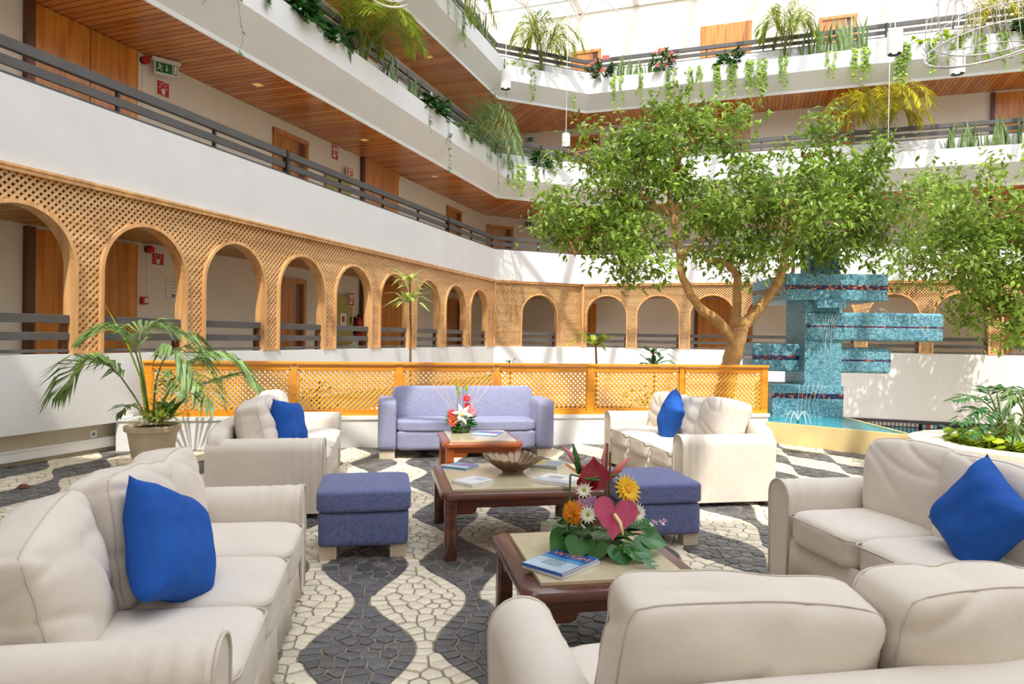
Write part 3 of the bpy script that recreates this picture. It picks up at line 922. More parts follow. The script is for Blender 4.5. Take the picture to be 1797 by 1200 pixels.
def voronoi_floor():
    sites, tris = cobbles()
    P = np.array(sites); T = np.array([t for t in tris if len(t) == 3])
    a, b, c = P[T[:, 0]], P[T[:, 1]], P[T[:, 2]]
    d = 2 * (a[:, 0] * (b[:, 1] - c[:, 1]) + b[:, 0] * (c[:, 1] - a[:, 1]) + c[:, 0] * (a[:, 1] - b[:, 1]))
    d[np.abs(d) < 1e-9] = 1e-9
    a2, b2, c2 = (a ** 2).sum(1), (b ** 2).sum(1), (c ** 2).sum(1)
    cc = np.stack([(a2 * (b[:, 1] - c[:, 1]) + b2 * (c[:, 1] - a[:, 1]) + c2 * (a[:, 1] - b[:, 1])) / d,
                   (a2 * (c[:, 0] - b[:, 0]) + b2 * (a[:, 0] - c[:, 0]) + c2 * (b[:, 0] - a[:, 0])) / d], 1)
    around = [[] for _ in sites]
    for ti, t in enumerate(T):
        for q in t: around[q].append(ti)
    pale, dark = MB(), MB()
    solo = []
    for i, ts in enumerate(around):
        if len(ts) < 4: continue
        x, y = sites[i]
        if not inside(PLAT, x, y): continue
        q = cc[ts]
        if np.max(np.abs(q - P[i])) > .1: continue
        ang = np.arctan2(q[:, 1] - y, q[:, 0] - x)
        q = q[np.argsort(ang)]
        cen = q.mean(0)
        rad = np.sqrt(((q - cen) ** 2).sum(1)).mean()
        k = len(q)
        g = max(.5, 1 - .0062 / rad)
        zt = random.uniform(-.0025, .0025); tx, ty = random.uniform(-.03, .03), random.uniform(-.03, .03)
        top = (q - cen) * (g - .06); low = (q - cen) * g
        vs = [(p[0], p[1], zt + tx * p[0] + ty * p[1]) for p in top] + [(p[0], p[1], -.004) for p in low] + [(p[0], p[1], -.02) for p in low]
        fs = [tuple(range(k))] + [(j + k, (j + 1) % k + k, (j + 1) % k, j) for j in range(k)] + [(j + 2 * k, (j + 1) % k + 2 * k, (j + 1) % k + k, j + k) for j in range(k)]
        isdark = wave(x, y) > 0
        depth = x * .184 + y * .983
        if -.36 < x < .52 and 2.3 < y < 4.2 and len(solo) < 2000:
            solo.append((depth, cen, vs, fs, isdark))
        else:
            (dark if isdark else pale).add([(p[0] + cen[0], p[1] + cen[1], p[2]) for p in vs], fs)
    solo.sort(key=lambda e: e[0])
    for j, (dp, cen, vs, fs, isd) in enumerate(solo):
        if j < 298:
            me = bpy.data.meshes.new('cobble'); me.from_pydata(vs, [], fs); me.materials.append(MATS['dark_cobble' if isd else 'pale_cobble'])
            put('cobble', me, floor, (cen[0], cen[1], 0))
        else: (dark if isd else pale).add([(p[0] + cen[0], p[1] + cen[1], p[2]) for p in vs], fs)
    o = pale.build('pale_cobbles', 'pale_cobble', floor); o['kind'] = 'stuff'
    o = dark.build('dark_cobbles', 'dark_cobble', floor); o['kind'] = 'stuff'
voronoi_floor()

# ---------------------------------------------------------------- low planter wall, fence, planting bed
mb = MB(); mb.box(-3.2, 5.5, 9.06, 9.2, -.4, .40); mb.box(-3.2, 5.52, 9.04, 9.22, .36, .405)
struct(mb.build('wall_planter_low', 'white_plaster'))
mb = MB(); mb.box(-3.2, 5.5, 9.2, 10.8, -.4, .28)
o = mb.build('planting_bed', 'soil'); struct(o)
mb = MB(); mb.box(-3.3, 5.6, 10.8, 10.95, -3.4, .3)
struct(mb.build('wall_bed_back', 'white_plaster'))
fence = thing('lattice_fence', 'orange wooden lattice fence on the low white planter wall', 'fence', (0, 9.12, .405))
POSTS = [-2.86, -1.13, .2, 1.5, 2.82, 4.17, 5.46]
FH = .7
for i, x in enumerate(POSTS):
    hw = .035 if i in (1, 3, 5) else .05
    m1 = MB(); m1.box(x - hw, x + hw, -.03, .03, 0, FH - .035); m1.build('post', 'fence_wood', fence, bevel=.004, segs=1)
m1 = MB(); m1.box(-2.92, 5.52, -.055, .055, FH - .035, FH); m1.build('cap_rail', 'fence_wood', fence, bevel=.006, segs=1)
for i in range(6):
    a, b = POSTS[i] + .045, POSTS[i + 1] - .045
    m1 = MB(); m1.box(a, b, -.022, .022, FH - .1, FH - .04); m1.build('rail', 'fence_wood', fence)
    m1 = MB(); m1.box(a, b, -.022, .022, 0, .06); m1.build('rail', 'fence_wood', fence)
    p = MB()
    z0, z1 = .06, FH - .1
    for (u0, u1, w0, w1) in ((a, a + .018, z0, z1), (b - .018, b, z0, z1), (a, b, z0, z0 + .016), (a, b, z1 - .016, z1)): p.box(u0, u1, -.018, .018, w0, w1)
    pn = p.build('panel_frame', 'fence_wood', fence)
    for sg, y0, y1 in ((1, -.012, -.001), (-1, .0, .011)):
        lm = MB()
        for rn in slat_runs(a + .01, b - .01, z0 + .005, z1 - .005, sg, .066, lambda x, z: False): slat_box(lm, rn, .0108, y0, y1)
        o = lm.build('lattice', 'fence_lattice_wood', pn); o['kind'] = 'stuff'

# ---------------------------------------------------------------- pool and mosaic fountain
mosaic('mosaic_tile'); mosaic_band('mosaic_band'); water('water')
plain('pool_stone', srgb(232, 208, 150), 0.7, 0.08, 3, 0.2, 40)
plain('spray', srgb(240, 248, 250), 0.15, 0.02, spec=1.0)
POOL = [(5.46, 9.03), (6.53, 7.36), (6.98, 9.15), (7.35, 10.9), (5.75, 11.1), (5.55, 9.25)]
PZ = [.29, .31, .3, .3, .3, .29]
pool = thing('fountain_pool', 'cream walled fountain pool of rippling blue water', 'pool', (0, 0, 0))
mb = MB()
cx_ = sum(p[0] for p in POOL) / 6; cy_ = sum(p[1] for p in POOL) / 6
def inn(p, t=.055): return (p[0] + (cx_ - p[0]) * t, p[1] + (cy_ - p[1]) * t)
for i in range(6):
    j = (i + 1) % 6
    a, b = POOL[i], POOL[j]; c, d_ = inn(b), inn(a)
    mb.hexa([(a[0], a[1], -.6), (b[0], b[1], -.6), (c[0], c[1], -.6), (d_[0], d_[1], -.6), (a[0], a[1], PZ[i]), (b[0], b[1], PZ[j]), (c[0], c[1], PZ[j]), (d_[0], d_[1], PZ[i])])
mb.build('basin_wall', 'pool_stone', pool, fixn=True)
mb = MB(); mb.prism([inn(p, .05) for p in POOL], -.1, .288); mb.build('water', 'water', pool, fixn=True)
mb = MB(); mb.prism([inn(p, .05) for p in POOL], -.6, -.5); mb.build('pool_bottom', 'mosaic_tile', pool, fixn=True)

ft = thing('fountain', 'tall stepped fountain of blue mosaic blocks with water jets', 'fountain', (6.42, 9.58, 0), R(-14))
def block(x0, x1, y0, y1, z0, z1, band=None, name='block', r=.035):
    m1 = MB(); m1.box(x0, x1, y0, y1, z0, z1); o = m1.build(name, 'mosaic_tile', ft, bevel=r, segs=3)
    if band:
        m1 = MB(); m1.box(x0 - .004, x1 + .004, y0 - .004, y1 + .004, band - .045, band + .045); m1.build('band', 'mosaic_band', o, bevel=r, segs=3)
    return o
block(0, .56, 0, .9, -.1, 2.1, None, 'trunk', .01)
block(-.33, 1.21, -.06, 1.7, 2.1, 2.51, 2.3, 'top_slab', .02)
block(.02, 2.06, -.05, .5, 1.48, 1.92, 1.7, 'upper_arm', .05)
block(.5, 1.35, .08, .6, .98, 1.38, 1.18, 'lower_arm', .05)
block(-.72, .04, .25, .85, .98, 1.42, 1.2, 'side_arm', .02)
block(-.5, .575, -.06, .88, -.1, .78, .62, 'base_block', .012)
block(.18, .62, .3, .8, 2.5, 3.05, None, 'crown_column', .04)
m1 = MB(); m1.box(.1, .52, -.2, -.03, 1.98, 2.1); m1.build('spout_tray', 'mosaic_tile', ft)
# falling and arching water
def jet(pts, r, nm='water_jet'):
    m1 = MB(); m1.tube(pts, r, 6); m1.build(nm, 'spray', ft, smooth=True)
def arc(x, y, z, dx, dy, h, n=12, drop=0):
    return [(x + dx * i / n, y + dy * i / n, z + 4 * h * (i / n) * (1 - i / n) - drop * (i / n) ** 2) for i in range(n + 1)]
for k in range(5):
    jet(arc(-.35, -.75, .3, .2 * math.cos(k * 1.26), .2 * math.sin(k * 1.26), .17, drop=.1), .004)
for k in range(4):
    jet(arc(1.1 + .01 * k, .2, 1.93, (.22 if k % 2 else -.22) * (1 - .12 * k), .05 * (k - 2), .06, drop=.0), .004)
for k in range(5): jet([(.3 + .05 * k, -.07, 1.92), (.26 + .034 * k, -.1, 1.72), (.22 + .04 * k, -.13, 1.46), (.2 + .045 * k, -.14, .8)][:3 + (k % 2)], .0018, 'water_fall')
for k in range(6): jet([(-.1 + .07 * k, -.08, .8), (-.14 + .055 * k, -.13, .5), (-.2 + .085 * k, -.17, .19)], .002, 'water_fall')
m1 = MB(); m1.tube([(-.35, -.75, -.1), (-.35, -.75, .3)], .018, 8); m1.build('nozzle', 'black_metal', ft)

# ---------------------------------------------------------------- lower shop front under the far wall
plain('shop_dark', srgb(34, 30, 32), 0.35, 0.2, 2)
plain('shop_brown', srgb(120, 72, 46), 0.5, 0.1, 3)
plain('shop_grey', srgb(118, 112, 108), 0.5, 0.1, 3)
plain('card_cyan', srgb(120, 196, 222), 0.5, 0.25, 30)
plain('card_white', srgb(236, 240, 240), 0.5, 0.1, 30)
plain('poster_blue', srgb(70, 130, 206), 0.4, 0.25, 5)
mb = MB(); mb.box(-9, 11.2, 22.4, 22.6, -3.4, .2)
struct(mb.build('wall_lower_shop', 'shop_dark', rz=ROOM))
mb = MB(); mb.box(-9, 11.2, 21.0, 22.4, -.7, -.62)
struct(mb.build('ceiling_lower_shop', 'shop_dark', rz=ROOM))
F_SHOP = (room(0, 22.2), R(-30))
t = thing('display_case', 'brown display case in the sunken shop right of the fountain', 'display case', in_frame(F_SHOP, 2.85, 0, -3.35), F_SHOP[1])
m1 = MB(); m1.box(-.3, .3, -.2, .2, 0, 2.6); m1.build('body', 'shop_brown', t)
m1 = MB(); m1.box(-.2, .2, -.215, -.2, 2.2, 2.55); m1.build('front', 'pool_stone', t)
t = thing('postcard_rack', 'wide rack of pale blue and white cards in sunken shop', 'rack', in_frame(F_SHOP, 3.85, 0, -3.35), F_SHOP[1])
m1 = MB(); m1.box(-.68, .68, .0, .06, 0, 2.65); m1.build('frame', 'shop_dark', t)
for k in range(13):
    for q in range(3):
        m1 = MB(); m1.obox((-.62 + k * .103, -.02, 2.5 - q * .17), (.038, 0, 0), (0, .004, 0), (0, .012, .065)); m1.build('card', 'card_cyan' if (k * 3 + q) % 3 else 'card_white', t)
t = thing('leaflet_stand', 'dark leaflet stand at the left end of sunken shop counter', 'rack', in_frame(F_SHOP, 4.72, -.3, -3.35), F_SHOP[1])
m1 = MB(); m1.box(-.2, .2, 0, .1, 0, 2.58); m1.build('frame', 'black_metal', t)
for k in range(4):
    for q in range(5):
        m1 = MB(); m1.box(-.17 + k * .09, -.1 + k * .09, -.02, 0, 2.44 - q * .13, 2.54 - q * .13); m1.build('leaflet', ['card_cyan', 'sign_red', 'card_white', 'card_cyan'][(k + q * 2) % 4], t)
t = thing('shop_counter', 'grey column beside the blue poster in the sunken shop', 'column', in_frame(F_SHOP, 5.7, 0, -3.35), F_SHOP[1])
m1 = MB(); m1.box(-.13, .13, -.1, .1, 0, 2.7); m1.box(-.16, .16, -.13, .13, 0, .2); m1.build('shaft', 'shop_grey', t)
t = thing('poster', 'bright blue seascape poster in the sunken shop behind the cycad', 'poster', in_frame(F_SHOP, 6.3, 0, -1.14), F_SHOP[1])
m1 = MB(); m1.box(-.24, .24, 0, .03, -.05, .42); m1.build('board', 'poster_blue', t)
m1 = MB()
for k in range(5): m1.box(-.2 + k * .09, -.16 + k * .09, -.005, 0, 0, .03)
m1.box(-.24, .24, -.004, 0, .2, .21)
m1.build('print', 'shop_dark', t)
t = thing('shop_banner', 'slanted pale blue strip light in the sunken shop window', 'lamp', in_frame(F_SHOP, 5.2, 0, -.9), F_SHOP[1])
m1 = MB(); m1.obox((0, 0, 0), (.22, 0, -.1), (0, .02, 0), (.01, 0, .03)); m1.build('tube', 'card_cyan', t)
m1 = MB(); m1.obox((0, .04, 0), (.24, 0, -.11), (0, .02, 0), (.02, 0, .045)); m1.build('tray', 'shop_grey', t)
# ---------------------------------------------------------------- soft furniture
from mathutils import noise as mnoise
plain('cream_fabric', srgb(224, 214, 202), 0.9, 0.04, 3, 0.32, 9, spec=0.15)
plain('cream_seam', srgb(208, 197, 183), 0.9, 0.05, 3, spec=0.2)
weave('blue_weave', srgb(70, 78, 128), srgb(118, 128, 172), 240)
weave('lilac_weave', srgb(124, 126, 160), srgb(162, 162, 190), 240)
plain('cobalt_fabric', srgb(30, 86, 172), 0.8, 0.08, 4, 0.45, 11, spec=0.25)
plain('foot_stone', srgb(206, 190, 168), 0.6, 0.08, 8)
plain('foot_wood', srgb(96, 56, 34), 0.5, 0.1, 8)

def cube_grid(n):
    """surface of a cube split n by n per side, shared vertices"""
    idx = {}; vs = []; fs = []
    def vid(p):
        k = tuple(round(c * n) for c in p)
        if k not in idx: idx[k] = len(vs); vs.append(p)
        return idx[k]
    for ax in range(3):
        for sg in (-1, 1):
            for i in range(n):
                for j in range(n):
                    q = []
                    for (di, dj) in ((0, 0), (1, 0), (1, 1), (0, 1)):
                        a = -1 + 2 * (i + di) / n; b = -1 + 2 * (j + dj) / n
                        p = [0, 0, 0]; p[ax] = sg; p[(ax + 1) % 3] = a; p[(ax + 2) % 3] = b
                        q.append(vid(tuple(p)))
                    fs.append(tuple(q) if sg > 0 else tuple(q[::-1]))
    return vs, fs
CG = {}
def cushion_mesh(name, sx, sy, sz, mat, n=14, k=5.0, puff=(0, 0, 0), kq=None, wr=0.008, wf=(6, 6, 6), seed=0, sag=0.0, fold=0.0, seam=0):
    if n not in CG: CG[n] = cube_grid(n)
    vs, fs = CG[n]
    def shape(x, y, z):
        m = ((abs(x) ** k + abs(z) ** k) ** (kq / k) + abs(y) ** kq) ** (1 / kq) if kq else (abs(x) ** k + abs(y) ** k + abs(z) ** k) ** (1 / k)
        x, y, z = x / m, y / m, z / m
        bx = x * (1 + puff[0] * (1 - y * y) * (1 - z * z)); by = y * (1 + puff[1] * (1 - x * x) * (1 - z * z)); bz = z * (1 + puff[2] * (1 - x * x) * (1 - y * y))
        p = Vector((bx * sx / 2, by * sy / 2, bz * sz / 2))
        nr = Vector((x / sx, y / sy, z / sz)).normalized()
        d = mnoise.noise(Vector((p.x * wf[0] + seed * 7.3, p.y * wf[1], p.z * wf[2] + seed * 3.1))) * wr
        if fold:
            r_ = mnoise.noise(Vector((p.x * 2.2 + seed * 5, p.y * 3, p.z * 7 + p.x * 3 + seed)))
            d -= fold * max(0, 1 - abs(r_) * 4) ** 1.6
        p += nr * d
        if sag: p.z -= sag * (x * x) * max(0, z) + sag * .6 * math.sin(x * 2.2 + seed) * max(0, z)
        return p
    mb = MB(); mb.add([shape(*q) for q in vs], fs)
    me = mb.mesh(name, mat, smooth=True)
    if not seam: return me
    loops = []
    for y0 in (-seam, seam):
        lp = []
        for i in range(64):
            a = 2 * PI * i / 64; x, z = math.cos(a), math.sin(a); q = max(abs(x), abs(z)); p = shape(x / q, y0, z / q); lp.append(p * 1.004)
        loops.append(lp)
    return me, loops
def loop_tube(mb, pts, r, n=6):
    mb.tube(pts + [pts[0]], r, n, cap=False)
def arm_profile(w, h, n=12):
    """upright arm, rounded over the top, slightly wider above"""
    r_ = w / 2
    p = [(-r_ + .012, .04), (-r_ + .006, h * .5), (-r_, h - r_)]
    for i in range(1, n): a = PI - PI * i / n; p.append((r_ * math.cos(a), h - r_ + r_ * math.sin(a)))
    p += [(r_, h - r_), (r_ - .006, h * .5), (r_ - .012, .04)]
    return p
def arm_mesh(w, h, y0, y1, seed):
    pr = arm_profile(w, h); k = len(pr)
    N_ = 44
    mb = MB(); vs = []
    for i in range(N_ + 1):
        y = y0 + (y1 - y0) * i / N_
        f = max(0, 1 - i / (N_ * .42))
        for j, (a, z) in enumerate(pr):
            q = .006 * f * math.sin(i * 1.9 + .5 * math.sin(j * .8 + seed)) + .006 * mnoise.noise(Vector((a * 5, y * 4 + seed, z * 5)))
            rr = 1 + q / (w / 2)
            vs.append((a * rr, y, z + q * .6 * (1 if z > h * .6 else 0)))
    fs = [(i * k + j, (i + 1) * k + j, (i + 1) * k + j + 1, i * k + j + 1) for i in range(N_) for j in range(k - 1)]
    fs += [(i * k + k - 1, (i + 1) * k + k - 1, (i + 1) * k, i * k) for i in range(N_)]
    fs += [tuple(range(k)), tuple(N_ * k + j for j in range(k - 1, -1, -1))]
    mb.add(vs, fs)
    return mb
def sofa(label, loc, rz, L=2.11, n=3, seed=0, zc=.65):
    D = .95; AW = .2; AH = .625
    t = thing('slipcovered_sofa', label, 'sofa', loc, rz, 'cream slipcovered sofas of the seating circle')
    for sx in (-1, 1):
        mb = arm_mesh(AW, AH, -.44, .44, seed + sx)
        o = mb.build('arm', 'cream_fabric', t, (sx * (L / 2 - AW / 2), 0, 0), auto=True, fixn=True)
        m1 = MB(); m1.tube([(a * 1.02, -.442, z) for a, z in arm_profile(AW, AH)], .007, 6); m1.build('piping', 'cream_seam', o, smooth=True)
    iw = L - 2 * AW
    # base with hanging skirt: a gently rippled front
    mb = MB(); nn = 60
    for i in range(nn + 1):
        x = -iw / 2 + iw * i / nn
        r_ = .006 * math.sin(i * .9 + seed) + .006 * math.sin(i * .37)
        for (y, z) in ((-.425, .30), (-.43 + r_ * .5, .2), (-.435 + r_ * 1.5, .05), (-.40, .05), (-.40, .30)): mb.v.append((x, y, z))
    for i in range(nn):
        for j in range(5): mb.f.append((i * 5 + j, i * 5 + (j + 1) % 5, (i + 1) * 5 + (j + 1) % 5, (i + 1) * 5 + j)); mb.m.append(0)
    mb.build('skirt', 'cream_fabric', t, smooth=True, fixn=True)
    m1 = MB(); m1.box(-iw / 2, iw / 2, -.40, .44, .07, .285); m1.build('base', 'cream_fabric', t)
    me = cushion_mesh('backrest', L - .03, .17, .66, 'cream_fabric', 12, 7, (0, 0, 0), None, .006, (3, 3, 3), seed)
    put('backrest', me, t, (0, .375, .385))
    for sx in (-1, 1):
        for sy in (-1, 1):
            m1 = MB(); m1.lathe([(.028, 0), (.035, .07)], 12); m1.build('foot', 'foot_wood', t, (sx * (L / 2 - .09), sy * .36 - .0, 0))
    cw = iw / n
    for i in range(n):
        x = -iw / 2 + cw * (i + .5)
        me = cushion_mesh('seat_cushion', cw - .004, .72, .2, 'cream_fabric', 14, 6.5, (0, 0, .12), None, .006, (5, 5, 5), seed * 3 + i, 0)
        c = put('seat_cushion', me, t, (x, -.105, .375))
        m1 = MB()
        hw, hd = (cw - .004) / 2 * .985, .36 * .985
        rr = .05
        loop = []
        for (sx, sy, a0) in ((1, 1, 0), (-1, 1, 90), (-1, -1, 180), (1, -1, 270)):
            for q in range(5):
                a = R(a0 + q * 22.5); loop.append((sx * (hw - rr) + rr * math.cos(a), sy * (hd - rr) + rr * math.sin(a), .066))
        loop_tube(m1, loop, .0045); m1.build('piping', 'cream_seam', c, smooth=True)
        tl = -10 + random.uniform(-5, 4); rl = random.uniform(-7, 7) if seed != 5 else -4
        me, lps = cushion_mesh('back_cushion', cw + .01, .24, .5, 'cream_fabric', 28, 13, (.0, .3, .03), 5.5, .016, (3.5, 4, 4.5), seed * 5 + i + 11, .012, .013, .62)
        c = put('back_cushion', me, t, (x, .15 + random.uniform(-.03, .02), zc + random.uniform(-.03, .015)), (R(tl), R(rl), R(random.uniform(-9, 9))))
        for lp in lps:
            m1 = MB(); loop_tube(m1, lp, .0028, 5); m1.build('seam', 'cream_seam', c, smooth=True)
    return t
sofa('cream three-seat sofa in the left foreground with a blue pillow', (-.865, 2.925, 0), R(90), 2.11, 3, 1)
sofa('cream sofa behind the left ottoman, its far arm in sunlight', (-.9, 6.61, 0), R(90), 2.12, 3, 2)
sofa('sunlit cream sofa in front of the fence and fountain', (2.985, 6.56, 0), R(-90), 2.12, 3, 3)
sofa('cream sofa at the right edge with a tilted blue pillow', (2.785, 2.775, 0), R(-90), 2.11, 3, 4)
sofa('cream sofa seen from behind in the bottom right foreground', (1.17, 1.68, 0), R(180), 1.66, 2, 5, .61)

def pillow_mesh(S, T, seed):
    n = 22
    mb = MB(); vs = []; idx = {}
    for side in (1, -1):
        for i in range(n + 1):
            for j in range(n + 1):
                u = -1 + 2 * i / n; v = -1 + 2 * j / n
                edge = i in (0, n) or j in (0, n)
                if edge and side < 0: idx[(side, i, j)] = idx[(1, i, j)]; continue
                pinch = 1 - .09 * (1 - u * u) * abs(v) ** 3; pinch2 = 1 - .09 * (1 - v * v) * abs(u) ** 3
                x = u * S / 2 * pinch2; z = v * S / 2 * pinch
                th = T / 2 * (max(0, (1 - u ** 4)) * max(0, (1 - v ** 4))) ** .62
                w = .016 * mnoise.noise(Vector((u * 2.2 + seed, v * 2.2, side * 3 + seed))) * (0 if edge else 1)
                w += .007 * math.sin(9 * u + 5 * v + seed) * abs(u * v) * (0 if edge else 1)
                idx[(side, i, j)] = len(vs); vs.append((x, side * (th + w if not edge else 0), z))
    fs = []
    for side in (1, -1):
        for i in range(n):
            for j in range(n):
                q = (idx[(side, i, j)], idx[(side, i + 1, j)], idx[(side, i + 1, j + 1)], idx[(side, i, j + 1)])
                fs.append(q if side < 0 else q[::-1])
    mb.add(vs, fs)
    return mb
def pillow(label, loc, yaw_, lean, spin, seed, S=.46):
    o = pillow_mesh(S, .19, seed).build('throw_pillow', 'cobalt_fabric', None, loc, smooth=True)
    o.rotation_euler = (Matrix.Rotation(R(yaw_), 3, 'Z') @ Matrix.Rotation(R(lean), 3, 'X') @ Matrix.Rotation(R(spin), 3, 'Y')).to_euler()
    return tag(o, label, 'pillow', 'blue throw pillows')
pillow('cobalt blue pillow leaning on the left foreground sofa', (-.77, 2.72, .66), 83, -20, 26, 1, .45)
pillow('cobalt blue pillow on the sofa behind the left ottoman', (-.80, 6.2, .66), 72, -16, 10, 2, .44)
pillow('cobalt blue pillow standing upright on the sunlit sofa', (2.86, 6.5, .68), -98, -16, 28, 3, .44)
pillow('cobalt blue pillow tipped on its corner on right edge sofa', (2.68, 2.66, .665), -94, -20, 30, 4, .43)

# blue two-seat sofa
def soft_box(name, mat, parent, x0, x1, y0, y1, z0, z1, k=14, n=8, puff=(0, 0, 0), seed=0, rot=(0, 0, 0)):
    me = cushion_mesh(name, x1 - x0, y1 - y0, z1 - z0, mat, n, k, puff, None, .002, (4, 4, 4), seed)
    return put(name, me, parent, ((x0 + x1) / 2, (y0 + y1) / 2, (z0 + z1) / 2), rot)
bs = thing('two_seat_sofa', 'lavender blue two-seat sofa in front of the lattice fence', 'sofa', (1.0, 8.5, 0))
for sx in (-1, 1): soft_box('arm', 'lilac_weave', bs, sx * 1.06 - (.215 if sx > 0 else 0), sx * 1.06 + (.215 if sx < 0 else 0), -.40, .40, .10, .69, 16, 10)
soft_box('base', 'lilac_weave', bs, -.85, .85, -.385, .40, .10, .335, 18)
soft_box('backrest', 'lilac_weave', bs, -.85, .85, .2, .42, .3, .70, 16)
soft_box('seat_cushion', 'lilac_weave', bs, -.845, .845, -.40, .25, .32, .455, 9, 12, (0, 0, .08), 3)
for i, sx in enumerate((-1, 1)):
    me = cushion_mesh('back_cushion', .89, .2, .44, 'lilac_weave', 14, 9, (0, .22, 0), None, .004, (4, 4, 4), 5 + i)
    put('back_cushion', me, bs, (sx * .445, .16, .605), (R(-12), 0, 0))
for sx in (-1, 1):
    for sy in (-1, 1):
        m1 = MB(); m1.box(-.09, .09, -.05, .05, 0, .1); m1.build('foot', 'foot_stone', bs, (sx * .95, sy * .31, 0), bevel=.004)
# ottomans
def ottoman(label, cx, cy, sx, sy):
    t = thing('ottoman', label, 'ottoman', (cx, cy, 0), 0, 'blue square ottomans')
    soft_box('body', 'blue_weave', t, -sx / 2 + .015, sx / 2 - .015, -sy / 2 + .015, sy / 2 - .015, .085, .305, 22, 10)
    soft_box('seat_cushion', 'blue_weave', t, -sx / 2, sx / 2, -sy / 2, sy / 2, .305, .45, 11, 12, (0, 0, .06), 3)
    for a in (-1, 1):
        for b in (-1, 1):
            m1 = MB(); m1.box(-.055, .055, -.05, .05, 0, .087); m1.build('foot', 'foot_stone', t, (a * (sx / 2 - .08), b * (sy / 2 - .09), 0), bevel=.003)
ottoman('blue ottoman between the left sofas and the big table', -.115, 4.81, .61, .64)
ottoman('blue ottoman right of the big table before the sunlit sofa', 1.93, 4.78, .6, .64)

# ---------------------------------------------------------------- coffee tables
plain('table_stone', srgb(206, 192, 160), 0.16, 0.08, 14, 0.0, 0, coat=0.3)
plain('table_stone_edge', srgb(176, 158, 126), 0.4, 0.08, 14)
def rrect(hx, hy, r_, n=6):
    p = []
    for sx, sy, a0 in ((1, 1, 0), (-1, 1, 90), (-1, -1, 180), (1, -1, 270)):
        for q in range(n + 1):
            a = R(a0 + 90 * q / n); p.append((sx * (hx - r_) + r_ * math.cos(a), sy * (hy - r_) + r_ * math.sin(a)))
    return p
def table(label, x0, x1, y0, y1, wd, inset=.085):
    hx, hy = (x1 - x0) / 2, (y1 - y0) / 2
    t = thing('coffee_table', label, 'table', ((x0 + x1) / 2, (y0 + y1) / 2, 0), 0, 'square wooden coffee tables with stone tops')
    mb = MB()
    prof = [(-.012, .392), (0, .402), (0, .425), (-.008, .437), (-.02, .44)]
    rings = [rrect(hx + o, hy + o, .075) for o, z in prof]; k = len(rings[0])
    vs = [(p[0], p[1], prof[i][1]) for i, rg in enumerate(rings) for p in rg]
    fs = [(i * k + j, i * k + (j + 1) % k, (i + 1) * k + (j + 1) % k, (i + 1) * k + j) for i in range(len(prof) - 1) for j in range(k)]
    fs += [tuple(range(k - 1, -1, -1)), tuple((len(prof) - 1) * k + j for j in range(k))]
    mb.add(vs, fs); mb.build('top_frame', wd, t, auto=True)
    mb = MB(); mb.box(-hx + inset, hx - inset, -hy + inset, hy - inset, .43, .456)
    o = mb.build('stone_top', 'table_stone', t, bevel=.004)
    for sx in (-1, 1):
        for sy in (-1, 1):
            m1 = MB(); m1.prism([(p[0], p[1]) for p in rrect(.04, .04, .018, 3)], 0, .395); m1.build('leg', wd, t, (sx * (hx - .065), sy * (hy - .065), 0), auto=True)
    # aprons with stepped brackets at the ends
    for ax in (0, 1):
        for s_ in (-1, 1):
            h = (hx if ax == 0 else hy) - .1; e = (hy if ax == 0 else hx) - .055
            pr = [(-h, .4), (-h, .3), (-h + .1, .3), (-h + .125, .312), (-h + .135, .34), (h - .135, .34), (h - .125, .312), (h - .1, .3), (h, .3), (h, .4)]
            m1 = MB()
            if ax == 0: m1.extrude(pr, lambda a, b, u: (a, s_ * e + u, b), -.013, .013)
            else: m1.extrude(pr, lambda a, b, u: (s_ * e + u, a, b), -.013, .013)
            m1.build('apron', wd, t, fixn=True)
    return t
table('small dark wood coffee table with flowers nearest the camera', .555, 1.365, 2.62, 3.49, 'table_wood')
table('large dark wood coffee table with the scalloped bowl', .375, 1.485, 4.36, 5.41, 'table_wood', .075)
table('small sunlit wood coffee table before the blue sofa', .565, 1.345, 6.45, 7.3, 'sunlit_table_wood', .07)

# magazines
plain('page_white', srgb(232, 230, 226), 0.6, 0.03)
plain('cover_white', srgb(230, 230, 232), 0.3, 0.04)
plain('cover_blue', srgb(38, 92, 186), 0.22, 0.1, 6, coat=.5)
plain('cover_sea', srgb(84, 150, 196), 0.25, 0.2, 9, coat=.5)
plain('cover_sky', srgb(186, 206, 224), 0.25, 0.15, 9, coat=.4)
plain('cover_rock', srgb(140, 158, 172), 0.4, 0.3, 60)
plain('cover_grey', srgb(168, 166, 162), 0.4, 0.2, 12)
plain('title_orange', srgb(240, 140, 60), 0.4, 0.02)
plain('title_grey', srgb(110, 116, 126), 0.4, 0.02)
def magazine(label, c, z, ang, w, h, th, cover, bits, n=1):
    """w along local x, h along local y; bits: (material, x0, x1, y0, y1)"""
    t = thing('magazine', label, 'magazine', (c[0], c[1], z), R(ang))
    m1 = MB(); m1.box(-w / 2 + .002, w / 2 - .002, -h / 2 + .002, h / 2 - .002, .0015, th - .0015); m1.build('pages', 'page_white', t)
    for zz in (0, th - .0015): m1 = MB(); m1.box(-w / 2, w / 2, -h / 2, h / 2, zz, zz + .0015); cv = m1.build('cover', cover, t)
    m1 = MB(); m1.box(-w / 2 - .001, -w / 2 + .002, -h / 2, h / 2, 0, th); m1.build('spine', cover, t)
    for bi, (b, x0, x1, y0, y1) in enumerate(bits):
        m1 = MB(); m1.box(x0 * w, x1 * w, y0 * h, y1 * h, th - .0002, th + .0005 + .0005 * bi); m1.build('print', b, cv)
    return t, cv
